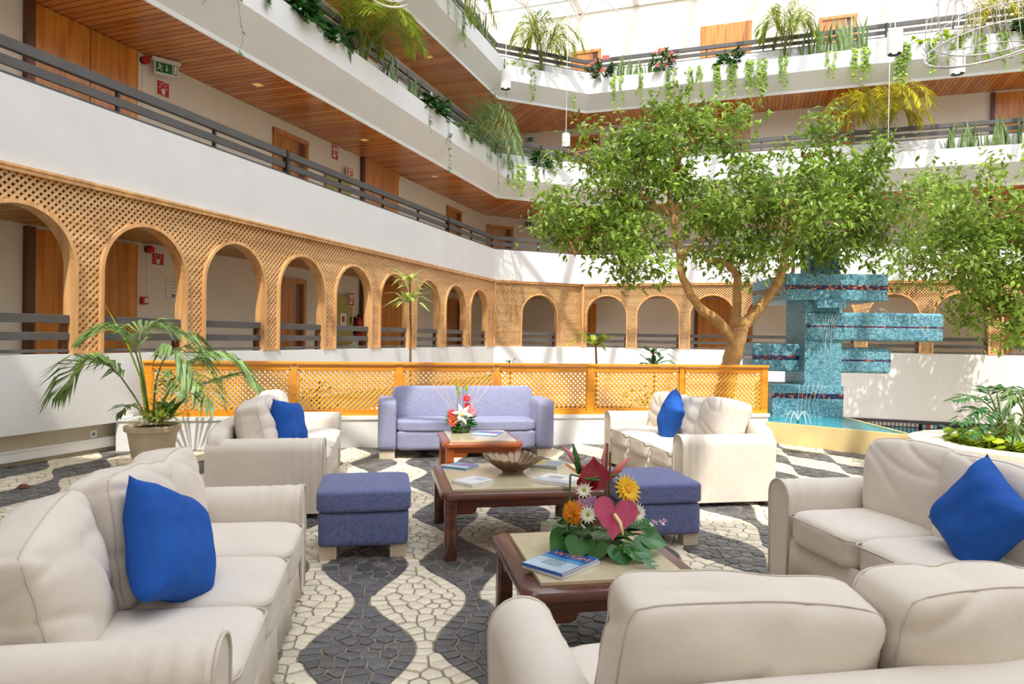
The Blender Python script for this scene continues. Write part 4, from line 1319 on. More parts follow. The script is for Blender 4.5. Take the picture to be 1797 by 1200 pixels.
def lettering(txt, parent, size, x, y, z, ang, mat, ext=.0006):
    cu_ = bpy.data.curves.new('title', 'FONT'); cu_.body = txt; cu_.size = size; cu_.extrude = ext; cu_.align_x = 'CENTER'; cu_.align_y = 'CENTER'
    o = bpy.data.objects.new('title_outline', cu_); COL.objects.link(o); dg = bpy.context.evaluated_depsgraph_get(); me = bpy.data.meshes.new_from_object(o.evaluated_get(dg)); bpy.data.objects.remove(o)
    me.materials.clear(); me.materials.append(MATS[mat]); return put('title', me, parent, (x, y, z), R(ang))
TZ = .457
magazine('plain white magazine underneath the blue travel magazine', (.776, 2.885), TZ, 37, .275, .215, .014, 'cover_white', [])
t, cv = magazine('travel magazine with blue cover and orange title on near table', (.77, 2.88), TZ + .0142, 39, .275, .215, .012, 'cover_blue',
    [('cover_sky', -.49, .08, -.49, .49), ('cover_rock', -.3, -.02, -.2, .22), ('cover_sea', -.02, .1, -.49, .49)])
lettering('WTOM', cv, .058, .073, -.004, .0126, -90, 'title_orange')
m1 = MB(); m1.box(.106, .112, -.045, -.01, .012, .0128); m1.build('print', 'title_orange', cv)
magazine('blue seaside brochure at the left back of the big table', (.59, 5.2), TZ, 52, .2, .21, .012, 'cover_sea', [('cover_blue', 0, .48, -.48, .1), ('cover_sky', -.48, -.1, -.48, .48)])
t, cv = magazine('white magazine at the front left of the big table', (.607, 4.62), TZ, 40, .22, .19, .02, 'cover_white', [('cover_sky', .1, .4, -.3, .1)])
magazine('green and grey magazine stack behind the scalloped bowl', (1.27, 5.17), TZ, 58, .26, .22, .024, 'cover_grey', [('cover_rock', -.4, .3, -.45, .0), ('olive_paint', -.2, .4, .1, .4)])
magazine('white magazine stack at the right front of the big table', (1.2, 4.59), TZ, 48, .24, .27, .026, 'cover_white', [('cover_grey', -.1, .2, -.1, .3), ('cover_sky', -.45, -.2, -.45, .45)])
magazine('blue magazine lying on the small sunlit table', (1.06, 6.95), TZ, 62, .29, .26, .008, 'cover_sea', [('cover_white', -.48, -.1, -.48, .48), ('cover_blue', .2, .48, -.48, .48), ('sign_red', -.05, .1, -.3, -.1)])
# scalloped bowl
plain('bowl_bronze', srgb(136, 112, 88), 0.25, 0.15, 10, metal=0.6)
n_, rows = 96, 10
def bowl_pt(i, j, off=0):
    a = 2 * PI * j / n_; t_ = i / (rows - 1)
    sq = 1 / max(abs(math.cos(a)), abs(math.sin(a))) ** .55
    r_ = .07 + (.205 * sq - .07) * t_ ** 1.2
    zz = .014 + .085 * t_ ** 1.4 + .022 * t_ * abs(math.sin(2 * a)) - .0
    rid = .006 * t_ * math.cos(a * 24)
    return (r_ * math.cos(a), r_ * math.sin(a), zz + rid + off)
mb = MB()
vs = [bowl_pt(i, j) for i in range(rows) for j in range(n_)] + [bowl_pt(i, j, -.006) for i in range(rows) for j in range(n_)]
q = rows * n_
fs = [(i * n_ + j, i * n_ + (j + 1) % n_, (i + 1) * n_ + (j + 1) % n_, (i + 1) * n_ + j) for i in range(rows - 1) for j in range(n_)]
fs += [(q + (i + 1) * n_ + j, q + (i + 1) * n_ + (j + 1) % n_, q + i * n_ + (j + 1) % n_, q + i * n_ + j) for i in range(rows - 1) for j in range(n_)]
e_ = (rows - 1) * n_
fs += [(e_ + j, e_ + (j + 1) % n_, q + e_ + (j + 1) % n_, q + e_ + j) for j in range(n_)]
fs += [tuple(range(n_))]
mb.add(vs, fs)
bw = thing('scalloped_bowl', 'fluted bronze bowl with flared square rim on the big table', 'bowl', (.95, 4.97, TZ), R(12))
mb.build('bowl', 'bowl_bronze', bw, smooth=True)
m1 = MB(); m1.lathe([(.075, 0), (.08, .004), (.07, .014), (0, .014)], 24); m1.build('foot', 'bowl_bronze', bw, smooth=True)
# rattan chair at the left edge
plain('rattan', srgb(182, 128, 96), 0.5, 0.15, 20)
plain('mustard_fabric', srgb(214, 160, 62), 0.85, 0.12, 20, .2, 120)
rc = thing('rattan_chair', 'rattan chair with mustard seat cushion cut off by left edge', 'chair', (-3.42, 6.0, 0), R(60))
for sx in (-1, 1):
    for sy in (-1, 1):
        m1 = MB(); m1.tube([(sx * .27, sy * .27, 0), (sx * .27, sy * .26, .4), (sx * .28, sy * .26, .62 if sy < 0 else .95)], .02, 8); m1.build('leg', 'rattan', rc, smooth=True)
    m1 = MB(); m1.tube([(sx * .28, .26, .72), (sx * .31, .0, .68), (sx * .29, -.24, .62), (sx * .28, -.3, .5), (sx * .27, -.27, .35)], .022, 8); m1.build('arm', 'rattan', rc, smooth=True)
m1 = MB(); m1.tube([(-.28, .26, .95), (0, .33, 1.0), (.28, .26, .95)], .022, 8); m1.build('back_rail', 'rattan', rc, smooth=True)
for k in range(7): m1 = MB(); m1.tube([(-.22 + k * .073, .27, .42), (-.22 + k * .073, .31, .96)], .008, 6); m1.build('spindle', 'rattan', rc)
m1 = MB(); m1.box(-.27, .27, -.27, .27, .36, .4); m1.build('seat_frame', 'rattan', rc)
soft_box('seat_cushion', 'mustard_fabric', rc, -.26, .26, -.27, .25, .4, .5, 6, 8, (0, 0, .1), 9)
# ---------------------------------------------------------------- planting
plain('ficus_leaf', srgb(146, 174, 70), 0.38, 0.35, 2.2, trans=.4, island=.4)
plain('ficus_bark', srgb(192, 146, 92), 0.8, 0.22, 10, .5, 40)
plain('palm_leaf', srgb(134, 164, 98), 0.4, 0.25, 3, trans=.35, island=.25)
plain('areca_leaf', srgb(142, 158, 44), 0.4, 0.35, 2, trans=.4, island=.25)
plain('golden_palm_leaf', srgb(186, 176, 44), 0.4, 0.35, 2, trans=.4, island=.25)
plain('pothos_leaf', srgb(150, 182, 66), 0.4, 0.3, 4, trans=.35, island=.35)
plain('deep_leaf', srgb(58, 108, 44), 0.4, 0.3, 4, trans=.25, island=.3)
plain('snake_leaf', srgb(108, 130, 74), 0.4, 0.4, 9, trans=.15, island=.3)
plain('lime_leaf', srgb(176, 200, 44), 0.5, 0.25, 6, trans=.35, island=.25)
plain('variegated_leaf', srgb(182, 196, 104), 0.4, 0.4, 14, trans=.3, island=.25)
plain('stem_green', srgb(108, 122, 56), 0.5, 0.2, 5)
plain('stem_brown', srgb(136, 100, 60), 0.7, 0.25, 12, .4, 40)
plain('pot_clay', srgb(214, 196, 170), 0.7, 0.1, 6, .15, 30)
plain('pink_petal', srgb(232, 140, 128), 0.5, 0.2, 10, trans=.3, island=.2)
plain('white_petal', srgb(244, 240, 228), 0.5, 0.05, 10, trans=.2)

def pt(x, y, depth):
    """world point at a given distance along the view axis"""
    return Vector((0, 0, CAM_H)) + (fw + cr * ((x - 898.5) / 1198) - cu * ((y - 600) / 1198)) * depth
def leaf(mb, base, d, up, L, W, fold=.25, mi=0):
    d = Vector(d).normalized(); s_ = d.cross(Vector(up))
    if s_.length < 1e-4: s_ = d.cross(Vector((1, 0, 0)))
    s_.normalize(); n_v = s_.cross(d)
    b = Vector(base); m_ = b + d * (L * .45) + n_v * (W * fold)
    mb.add([b, b + d * (L * .4) + s_ * (W / 2) , b + d * L - n_v * (L * .08), b + d * (L * .4) - s_ * (W / 2), m_], [(0, 1, 4), (1, 2, 4), (0, 4, 3), (4, 2, 3)], mi)
def catmull(pts, n=8):
    pts = [Vector(p) for p in pts]; out = []
    P_ = [pts[0] * 2 - pts[1]] + pts + [pts[-1] * 2 - pts[-2]]
    for i in range(1, len(P_) - 2):
        for k in range(n):
            t_ = k / n; a, b, c, d = P_[i - 1:i + 3]
            out.append(.5 * ((2 * b) + (c - a) * t_ + (2 * a - 5 * b + 4 * c - d) * t_ ** 2 + (3 * b - a - 3 * c + d) * t_ ** 3))
    out.append(pts[-1]); return out
def frond(parent, pts, nl, ll, lw, mat, start=.35, droop=.5, r_=.008, name='frond', stem='stem_green', spread=.75):
    path = catmull(pts, 8); k = len(path)
    mb = MB()
    mb.tube(path, [r_ * (1 - .85 * i / k) for i in range(k)], 5, 1)
    for i in range(nl):
        u = start + (1 - start) * (i + .5) / nl; q = u * (k - 1); a = int(q); a = min(a, k - 2)
        p = path[a].lerp(path[a + 1], q - a); t_ = (path[a + 1] - path[a]).normalized()
        sd = t_.cross(Vector((0, 0, 1)))
        if sd.length < .05: sd = Vector((1, 0, 0))
        sd.normalize()
        v = (u - start) / (1 - start)
        L = ll * (.45 + .75 * math.sin(PI * min(1, v * .85 + .12))) * random.uniform(.88, 1.1)
        for sg in (-1, 1):
            d = sd * sg * spread + t_ * (.45 + .5 * v) + Vector((0, 0, .12)) + Vector((random.uniform(-.1, .1), random.uniform(-.1, .1), random.uniform(-.1, .1)))
            d.normalize()
            # two-piece leaflet bending down under its weight
            m_ = p + d * L * .5; d2 = (d - Vector((0, 0, droop * random.uniform(.7, 1.3)))).normalized(); e = m_ + d2 * L * .55
            w = d.cross(Vector((0, 0, 1))); w = w.normalized() if w.length > .05 else t_
            w = (w + Vector((0, 0, random.uniform(-.5, .5)))).normalized()
            mb.add([p, m_ + w * lw / 2, e, m_ - w * lw / 2], [(0, 1, 3), (1, 2, 3)], 0)
    return mb.build(name, [mat, stem], parent)

# ---- potted palm
px_, py_ = -2.41, 7.84
pot = thing('potted_palm', 'tall kentia palm in a clay pot beside the left wall', 'potted palm', (0, 0, 0))
mb = MB(); mb.lathe([(.0, 0), (.17, 0), (.18, .02), (.245, .40), (.275, .41), (.28, .46), (.255, .47), (.235, .44), (.0, .43)], 28, (px_, py_, 0)); mb.build('pot', 'pot_clay', pot, smooth=False, auto=True)
mb = MB(); mb.lathe([(.0, .41), (.235, .41), (.2, .445), (0, .455)], 20, (px_, py_, 0)); mb.build('soil', 'soil', pot)
B = Vector((px_, py_, .44))
D0 = B.dot(fw)
for (ps, nl, ll, dr) in (
    ([(258, 735, 0), (232, 690, 0), (195, 645, -.05), (150, 640, -.1), (100, 690, -.15)], 26, .52, 1.0),
    ([(262, 735, 0), (252, 660, .1), (244, 600, .1), (262, 575, .2), (330, 590, .3), (365, 625, .3)], 28, .42, .75),
    ([(262, 735, 0), (245, 640, -.1), (225, 595, -.2), (190, 580, -.3), (150, 595, -.4)], 24, .36, .6),
    ([(268, 735, 0), (276, 660, -.1), (300, 618, -.15), (335, 640, -.2), (375, 705, -.3)], 26, .48, 1.1),
    ([(270, 735, 0), (300, 680, .2), (345, 632, .3), (400, 630, .4), (455, 680, .5)], 28, .4, .8),
    ([(268, 735, 0), (320, 690, .3), (370, 670, .35), (420, 655, .45)], 20, .22, .4),
    ([(255, 735, 0), (240, 715, .1), (222, 712, .2), (212, 726, .2)], 12, .16, .5),
    ([(264, 735, 0), (290, 700, -.2), (310, 660, -.3), (330, 690, -.5)], 16, .3, .8)):
    frond(pot, [pt(x, y, D0 + dz) for x, y, dz in ps], int(nl * 1.35), ll, .036, 'palm_leaf', .36, dr, .012)
mb = MB(); mb.tube([pt(258, 735, D0), pt(246, 660, D0 + .1), pt(222, 600, D0), pt(185, 536, D0 - .1)], [.012, .011, .008, .002], 6); mb.build('spear', 'lime_leaf', pot)
def tuft(mb, base, n, L, W, up=.5, mi=0, rnd=.25):
    for i in range(n):
        a = 2 * PI * i / n + random.uniform(-.3, .3); e = up + random.uniform(-.5, .5)
        d = Vector((math.cos(a), math.sin(a), e)).normalized(); l_ = L * random.uniform(.75, 1.15)
        b = Vector(base) + Vector((random.uniform(-1, 1), random.uniform(-1, 1), random.uniform(-1, 1))) * rnd * .1
        m_ = b + d * l_ * .55; d2 = (d - Vector((0, 0, .55))).normalized(); e_ = m_ + d2 * l_ * .5
        w = d.cross(Vector((0, 0, 1))).normalized() * W / 2
        q = b + d * l_ * .25
        mb.add([b, q + w, m_ + w * .9, e_, m_ - w * .9, q - w], [(0, 1, 5), (1, 2, 4, 5), (2, 3, 4)], mi)
tf = MB(); tuft(tf, B + Vector((.08, -.05, .06)), 56, .4, .032, .6); o = tf.build('underplanting', 'variegated_leaf', pot); o['kind'] = 'stuff'
tf = MB(); tuft(tf, B + Vector((.14, .1, .1)), 14, .4, .06, .8); o = tf.build('dark_underplanting', 'deep_leaf', pot); o['kind'] = 'stuff'

# ---- plants in the bed behind the fence
def cane_plant(label, x, y0, y1, depth, tufts, mat, cat='plant', lw=.05):
    b = pt(x, y0, depth); t_ = thing('dracaena', label, cat, (b.x, b.y, .28))
    o_ = Vector((b.x, b.y, .28))
    m1 = MB(); m1.tube([Vector((0, 0, -.02)), (pt(x + 2, (y0 + y1) / 2, depth) - o_), pt(x, y1, depth) - o_], [.02, .017, .013], 7); m1.build('stem', 'stem_brown', t_)
    for (tx, ty, n, L) in tufts:
        m1 = MB(); tuft(m1, pt(tx, ty, depth) - o_, n, L, lw, .35); o = m1.build('leaf_crown', mat, t_); o['kind'] = 'stuff'
cane_plant('tall dracaena with striped leaves before the left arcade arches', 719, 690, 485, 10.3, [(716, 490, 9, .42), (717, 528, 22, .48), (720, 500, 8, .3)], 'variegated_leaf', lw=.075)
cane_plant('young dracaena with drooping leaves above the middle of fence', 1045, 690, 600, 10.3, [(1045, 606, 16, .6)], 'lime_leaf', lw=.09)
cane_plant('small dark dracaena sprouting above the fence left of tree', 1146, 690, 612, 10.3, [(1146, 620, 9, .5), (1146, 640, 12, .5)], 'deep_leaf', lw=.07)
cane_plant('tiny green shoot just above the fence behind the blue sofa', 894, 690, 634, 10.0, [(894, 636, 7, .16)], 'deep_leaf', lw=.03)
for k, (x, lab) in enumerate(((560, 'low green shrub seen through the second fence panel'), (1130, 'low green shrub seen through the fence beside the sunlit sofa'), (300, 'low green shrub seen through the leftmost fence panel'))):
    b = pt(x, 700, 10.2); t_ = thing('shrub', lab, 'shrub', (b.x, b.y, .28))
    m1 = MB(); m1.tube([(0, 0, 0), (.02, 0, .25)], .012, 6); m1.build('stem', 'stem_brown', t_)
    m1 = MB()
    for i in range(70):
        v = Vector((random.gauss(0, .2), random.gauss(0, .14), abs(random.gauss(.22, .12))))
        leaf(m1, v, (random.uniform(-1, 1), random.uniform(-1, 1), random.uniform(-.3, .6)), (0, 0, 1), .13, .06)
    o = m1.build('foliage', 'deep_leaf', t_); o['kind'] = 'stuff'

# ---- ficus trees
def tree(label, base, limbs, blobs, depth, density, nm='ficus_tree', lsize=.135, jd=.9):
    t_ = thing(nm, label, 'tree', base)
    bo = Vector(base)
    tips = []
    for li, (ps, ra, rb) in enumerate(limbs):
        path = catmull([pt(x, y, depth + dz) - bo for x, y, dz in ps], 6)
        k = len(path)
        path = [p + Vector((random.uniform(-1, 1), random.uniform(-1, 1), 0)) * .012 for p in path]
        m1 = MB(); m1.tube(path, [(ra + (rb - ra) * i / (k - 1)) * (1 + .06 * math.sin(i * 1.7 + li)) for i in range(k)], 10)
        m1.build('trunk' if li == 0 else 'limb', 'ficus_bark', t_, smooth=True)
        tips += path[k // 3:]
    tw = MB(); fo = MB()
    for (bx, by, rx, ry, dz, dens) in blobs:
        c = pt(bx, by, depth + dz) - bo
        ux, uy = rx * depth / 1198, ry * depth / 1198
        near = min(tips, key=lambda q: (q - c).length)
        mid = (near + c) / 2 + Vector((0, 0, .12))
        tw.tube([near, mid, c], [.022, .014, .006], 5)
        subs = []
        ns = max(3, int(rx * ry / 260))
        for s_ in range(ns):
            a = random.uniform(0, 2 * PI); rr = math.sqrt(random.random())
            v = c + cr * (ux * rr * math.cos(a)) + Vector((0, 0, 1)) * (uy * rr * math.sin(a)) + fw * random.gauss(0, jd * .5)
            subs.append(v); tw.tube([c, (c + v) / 2 + Vector((0, 0, .06)), v], [.008, .006, .003], 4)
        nlv = int(rx * ry * density * dens)
        for i in range(nlv):
            s_ = random.choice(subs)
            v = s_ + Vector((random.gauss(0, .14), random.gauss(0, .14), random.gauss(-.02, .11))) * (depth / 10.7)
            d = Vector((random.uniform(-1, 1), random.uniform(-1, 1), random.uniform(-1.3, .25)))
            L = lsize * random.uniform(.7, 1.2)
            leaf(fo, v, d, (random.uniform(-.5, .5), random.uniform(-.5, .5), 1), L, L * .46)
    o = tw.build('twigs', 'ficus_bark', t_); o['kind'] = 'stuff'
    o = fo.build('foliage', 'ficus_leaf', t_); o['kind'] = 'stuff'
    return t_
tb = pt(1272, 690, 10.7); tb.z = .26
tree('big ficus tree with forked tan trunk growing behind the fence', tb,
    [([(1270, 700, 0), (1282, 640, 0), (1296, 590, 0), (1300, 560, 0)], .15, .13),
     ([(1290, 610, 0), (1265, 568, -.1), (1228, 540, -.2), (1208, 508, -.25), (1194, 470, -.3), (1192, 440, -.3), (1183, 400, -.3), (1175, 340, -.3), (1165, 310, -.2)], .085, .03),
     ([(1194, 465, -.3), (1205, 440, -.3), (1232, 418, -.4), (1250, 380, -.4)], .045, .02),
     ([(1290, 585, .1), (1292, 530, .1), (1295, 490, .1), (1288, 478, .1), (1268, 458, 0), (1240, 455, -.1), (1222, 440, -.1)], .075, .035),
     ([(1298, 580, 0), (1320, 555, -.05), (1345, 525, -.1), (1368, 490, -.1), (1378, 450, -.15), (1384, 415, -.15), (1390, 370, -.2)], .095, .05),
     ([(1366, 496, -.1), (1385, 485, -.1), (1392, 472, -.1), (1390, 430, 0)], .035, .025),
     ([(1284, 660, .12), (1283, 600, .12), (1292, 560, .14), (1296, 530, .14)], .06, .05),
     ([(1165, 320, -.3), (1190, 280, -.3), (1215, 250, -.3)], .03, .012),
     ([(1178, 380, -.3), (1140, 350, -.5), (1100, 345, -.6)], .025, .01),
     ([(1186, 430, -.3), (1130, 405, -.6), (1080, 415, -.8), (1010, 445, -.9)], .022, .008),
     ([(1390, 375, -.2), (1430, 330, -.3), (1440, 290, -.3), (1450, 250, -.3)], .03, .012),
     ([(1388, 380, -.2), (1450, 360, -.2), (1520, 350, -.2)], .03, .012)],
    [(965, 372, 40, 26, -.6, 1), (1015, 355, 50, 40, -.5, 1.1), (1010, 268, 55, 22, -.2, .9), (1095, 285, 55, 35, -.2, 1.0), (1140, 225, 55, 42, -.2, 1.2),
     (1205, 215, 60, 36, -.2, 1.2), (1252, 238, 45, 45, -.3, 1), (1165, 190, 35, 18, -.2, 1), (1300, 235, 22, 14, -.3, .7), (1120, 300, 65, 45, -.4, 1.2), (1195, 300, 60, 50, -.3, 1.1), (1265, 320, 55, 50, -.3, 1.1),
     (1050, 385, 60, 38, -.6, 1.1), (1000, 400, 45, 28, -.6, .9), (1110, 380, 60, 40, -.5, 1.1), (1070, 440, 60, 30, -.7, 1.0), (1130, 445, 45, 42, -.5, 1.1), (1200, 385, 60, 35, -.3, .8),
     (1275, 390, 55, 38, -.3, 1.1), (1240, 440, 45, 26, -.2, .7), (1290, 450, 45, 26, -.2, .8), (1335, 330, 55, 45, -.2, 1.1), (1345, 400, 55, 40, -.3, 1.1), (1420, 228, 38, 28, -.2, 1.1), (1405, 275, 40, 30, -.2, .9), (1480, 290, 48, 30, -.2, 1.1), (1520, 280, 36, 18, -.2, .9),
     (1405, 340, 60, 38, -.3, 1.1), (1465, 345, 60, 38, -.2, 1.1), (1420, 400, 60, 40, -.3, 1.1), (1490, 400, 60, 38, -.2, 1.1), (1440, 445, 50, 30, -.2, .9), (1550, 355, 50, 38, 0, 1.1), (1550, 410, 50, 35, 0, 1.0), (1510, 450, 40, 22, 0, .6), (1330, 460, 40, 26, -.3, .8)], 10.7, .22)
tb2 = pt(1860, 700, 15.5); tb2.z = -3.35
tree('leafy ficus at the right edge reaching over the fountain', tb2,
    [([(1862, 960, 0), (1855, 640, 0), (1840, 520, 0), (1800, 440, -.1), (1765, 400, -.2), (1740, 330, -.2), (1738, 290, -.2)], .12, .012),
     ([(1830, 510, 0), (1770, 500, -.1), (1700, 480, -.1), (1650, 460, 0)], .05, .014),
     ([(1800, 440, 0), (1730, 400, 0), (1660, 380, 0), (1620, 370, 0)], .045, .012),
     ([(1700, 480, 0), (1735, 520, -.1), (1745, 560, -.1)], .025, .01)],
    [(1640, 303, 34, 12, 0, .9), (1730, 283, 26, 16, 0, .55), (1740, 325, 40, 26, 0, .9), (1625, 360, 50, 35, 0, 1.1), (1685, 375, 55, 40, 0, 1.1), (1750, 385, 55, 42, 0, 1.2), (1610, 420, 50, 32, 0, .9), (1665, 435, 55, 38, 0, 1.0),
     (1730, 445, 60, 45, 0, 1.2), (1790, 430, 45, 60, 0, 1.2), (1600, 465, 40, 20, 0, .5), (1655, 480, 45, 24, 0, .6), (1715, 505, 50, 34, -.1, 1.1), (1780, 510, 45, 50, 0, 1.2), (1735, 550, 42, 34, -.1, 1.2), (1775, 560, 34, 34, -.1, 1.0), (1765, 590, 22, 16, -.1, .6)], 15.5, .24, 'ficus_tree', .185, 1.3)

# ---- balcony planters
SOIL = {3: 6.46, 4: 9.33}
def spot(fr, x, lev, y=-.18): return in_frame(fr, x, y, SOIL[lev])
def vine(fr, x, lev, L, label, mat='pothos_leaf', dense=1.0, ls=.075, sway=.06, n=1):
    p0 = in_frame(fr, x, -.3, SOIL[lev] + .02); t_ = thing('hanging_vine', label, 'vine', p0, fr[1], 'vines hanging from the planters')
    st = MB(); lv = MB()
    for s_ in range(n):
        xo = random.uniform(-.13, .13) if n > 1 else 0; LL = L * random.uniform(.6, 1.0) if s_ else L
        path = [Vector((xo * .3, .05, 0)), Vector((xo * .7, -.08, .13)), Vector((xo, -.13, .06))]
        m_ = max(3, int(LL / .08)); ph = random.uniform(0, 6)
        for i in range(1, m_ + 1): path.append(Vector((xo + sway * math.sin(ph + i * .55) * i / m_, -.125 - .015 * math.sin(i * .9 + ph), .06 - LL * i / m_)))
        st.tube(path, .004, 4)
        for p in path[1:]:
            for q in range(2):
                if random.random() < dense * .8:
                    a = random.uniform(0, PI); d = Vector((math.cos(a), -abs(math.sin(a)) * .7 - .15, -.75))
                    l_ = ls * 1.45 * random.uniform(.65, 1.15); leaf(lv, p + Vector((random.uniform(-.02, .02), 0, random.uniform(-.03, .03))), d, (random.uniform(-.4, .4), -1, .35), l_, l_ * .75, .12)
    st.build('stem', 'stem_green', t_)['kind'] = 'stuff'
    if lv.v: lv.build('leaves', mat, t_)['kind'] = 'stuff'
def snake(fr, x, lev, n, h, w, label):
    p0 = spot(fr, x, lev); t_ = thing('snake_plant', label, 'plant', p0, fr[1], 'snake plants in the balcony planters')
    for i in range(n):
        m1 = MB()
        bx = random.uniform(-w / 2, w / 2); by = random.uniform(-.1, .1); l_ = h * 1.2 * random.uniform(.55, 1.05); le = random.uniform(-.22, .22); l2 = random.uniform(-.15, .15); tw = random.uniform(-1, 1); hw = random.uniform(.026, .042)
        vs = []
        for k, (u, ww) in enumerate(((0, .7), (.35, 1), (.7, .85), (1, .03))):
            c, s_ = math.cos(tw + u * .8), math.sin(tw + u * .8); p = Vector((bx + le * l_ * u * u, by + l2 * l_ * u * u, l_ * u))
            vs += [p + Vector((c, s_, 0)) * hw * ww, p - Vector((c, s_, 0)) * hw * ww]
        m1.add(vs, [(0, 2, 3, 1), (2, 4, 5, 3), (4, 6, 7, 5)]); m1.build('leaf', 'snake_leaf', t_)
def areca(fr, x, lev, n, h, label, mat='areca_leaf', toward=(0, -1), droop=.7, ll=.3, wide=1.0, nm='areca_palm'):
    p0 = spot(fr, x, lev); t_ = thing(nm, label, 'palm', p0, fr[1], 'palms in the balcony planters')
    for i in range(n):
        a = 2 * PI * i / n + random.uniform(-.3, .3); rad = h * wide * random.uniform(.45, .85); hh = h * random.uniform(.7, 1.05)
        dx = math.cos(a) * rad + toward[0] * .3 * h; dy = math.sin(a) * rad * .6 + toward[1] * .35 * h
        if dy > .2: dy = .2
        b = Vector((random.uniform(-.1, .1), random.uniform(-.08, .05), 0))
        frond(t_, [b, b + Vector((dx * .18, dy * .18, hh * .5)), b + Vector((dx * .55, dy * .55, hh * .95)), b + Vector((dx, dy, hh * (.95 - droop * .45))), b + Vector((dx * 1.2, dy * 1.2, hh * (.8 - droop * .75)))], 28, ll, .028, mat, .3, .45, .011)
def clump(fr, x, lev, n, h, w, label, mat, nm='leafy_plant', ls=.16, lw=.07, flowers=None, fm='pink_petal', cat='plant'):
    p0 = spot(fr, x, lev); t_ = thing(nm, label, cat, p0, fr[1], None)
    st = MB(); lv = MB()
    for i in range(n):
        a = random.uniform(0, 2 * PI); r_ = w / 2 * math.sqrt(random.random()); tip = Vector((math.cos(a) * r_, math.sin(a) * r_ * .45 - .16, h * random.uniform(.1, 1)))
        st.tube([Vector((tip.x * .2, tip.y * .2, 0)), tip * .6 + Vector((0, 0, .05)), tip], .004, 4)
        for q in range(5):
            d = Vector((math.cos(a) + random.uniform(-.7, .7), math.sin(a) * .6 + random.uniform(-.7, .4), random.uniform(-.7, .5))); l_ = ls * 1.35 * random.uniform(.7, 1.2); leaf(lv, tip * random.uniform(.75, 1), d, (0, 0, 1), l_, lw * l_ / ls)
    st.build('stems', 'stem_green', t_)['kind'] = 'stuff'; lv.build('leaves', mat, t_)['kind'] = 'stuff'
    if flowers:
        for i in range(flowers):
            f_ = MB(); a = random.uniform(0, 2 * PI); c = Vector((math.cos(a) * w * .42 * random.random() ** .5, -.12 - .08 * random.random(), h * random.uniform(.3, 1.05)))
            for q in range(9): leaf(f_, c, (math.cos(q * .7) , -.4 + random.uniform(-.3, .3), math.sin(q * .7)), (0, -1, .3), .1, .065)
            f_.build('flower', fm, t_)
# left wing, third storey
for k, (x, L) in enumerate(((6.55, .75), (6.85, .55), (7.15, .8), (7.75, 1.15))):
    vine(F_LEFT, x, 3, L, 'thin bare trailing vine, %s from the left on the left planter' % ORD[k], 'deep_leaf', .28, .075, .1)
clump(F_LEFT, 9.15, 3, 44, .28, 1.1, 'bushy pothos spilling over the left planter near the top edge', 'deep_leaf', 'pothos_plant', .15, .1)
vine(F_LEFT, 8.35, 3, .3, 'short leafy vine at the top left of the left planter', 'deep_leaf', .9, .1)
clump(F_LEFT, 10.15, 3, 16, .3, .7, 'small broad leaved plant left of the big areca palm', 'deep_leaf', 'philodendron', .2, .12)
areca(F_LEFT, 11.3, 3, 16, 1.35, 'large yellow green areca palm on the left third storey planter', 'areca_leaf', (0, -.7), .3, .42, .9)
snake(F_LEFT, 12.35, 3, 9, .75, .4, 'small snake plant right of the areca on the left planter')
snake(F_LEFT, 13.3, 3, 11, .7, .45, 'snake plant beside the peace lily on the left planter')
clump(F_LEFT, 14.15, 3, 44, .4, 1.2, 'peace lily with white blooms on the left planter', 'deep_leaf', 'peace_lily', .17, .08, 4, 'white_petal')
vine(F_LEFT, 13.75, 3, .55, 'short trailing vine below the peace lily', 'deep_leaf', .5, .08)
vine(F_LEFT, 14.75, 3, 1.15, 'long leafy vine hanging right of the peace lily', 'deep_leaf', .75, .085)
areca(F_LEFT, 17.1, 3, 12, 1.35, 'drooping kentia palm near the corner of the left planter', 'palm_leaf', (0, -1), 1.15, .55, 1.0, 'kentia_palm')
snake(F_LEFT, 18.3, 3, 10, .6, .5, 'snake plant at the corner end of the left planter')
clump(F_LEFT, 15.7, 3, 24, .25, .9, 'low leafy plant between the peace lily and kentia palm', 'palm_leaf', 'leafy_plant', .18, .06)
vine(F_LEFT, 18.05, 3, 1.0, 'thin vine hanging at the corner end of left planter', 'deep_leaf', .4, .07)
# left wing, fourth storey
areca(F_LEFT, 12.4, 4, 14, 1.3, 'areca palm hanging over the top left planter', 'areca_leaf', (0, -1.2), 1.4, .5, 1.0)
areca(F_LEFT, 14.4, 4, 14, 1.3, 'second areca palm hanging over the top left planter', 'areca_leaf', (0, -1.1), 1.4, .5, 1.0)
snake(F_LEFT, 16.9, 4, 22, .85, 1.1, 'dense snake plants on the top left planter')
snake(F_LEFT, 18.2, 4, 12, .6, .5, 'snake plants at the corner end of top left planter')
vine(F_LEFT, 15.5, 4, .75, 'leafy vine hanging from the top left planter', 'pothos_leaf', .9, .075, .06, 3)
vine(F_LEFT, 18.5, 4, 1.0, 'leafy vine in the corner of the top left planter', 'pothos_leaf', .9, .075, .06, 3)
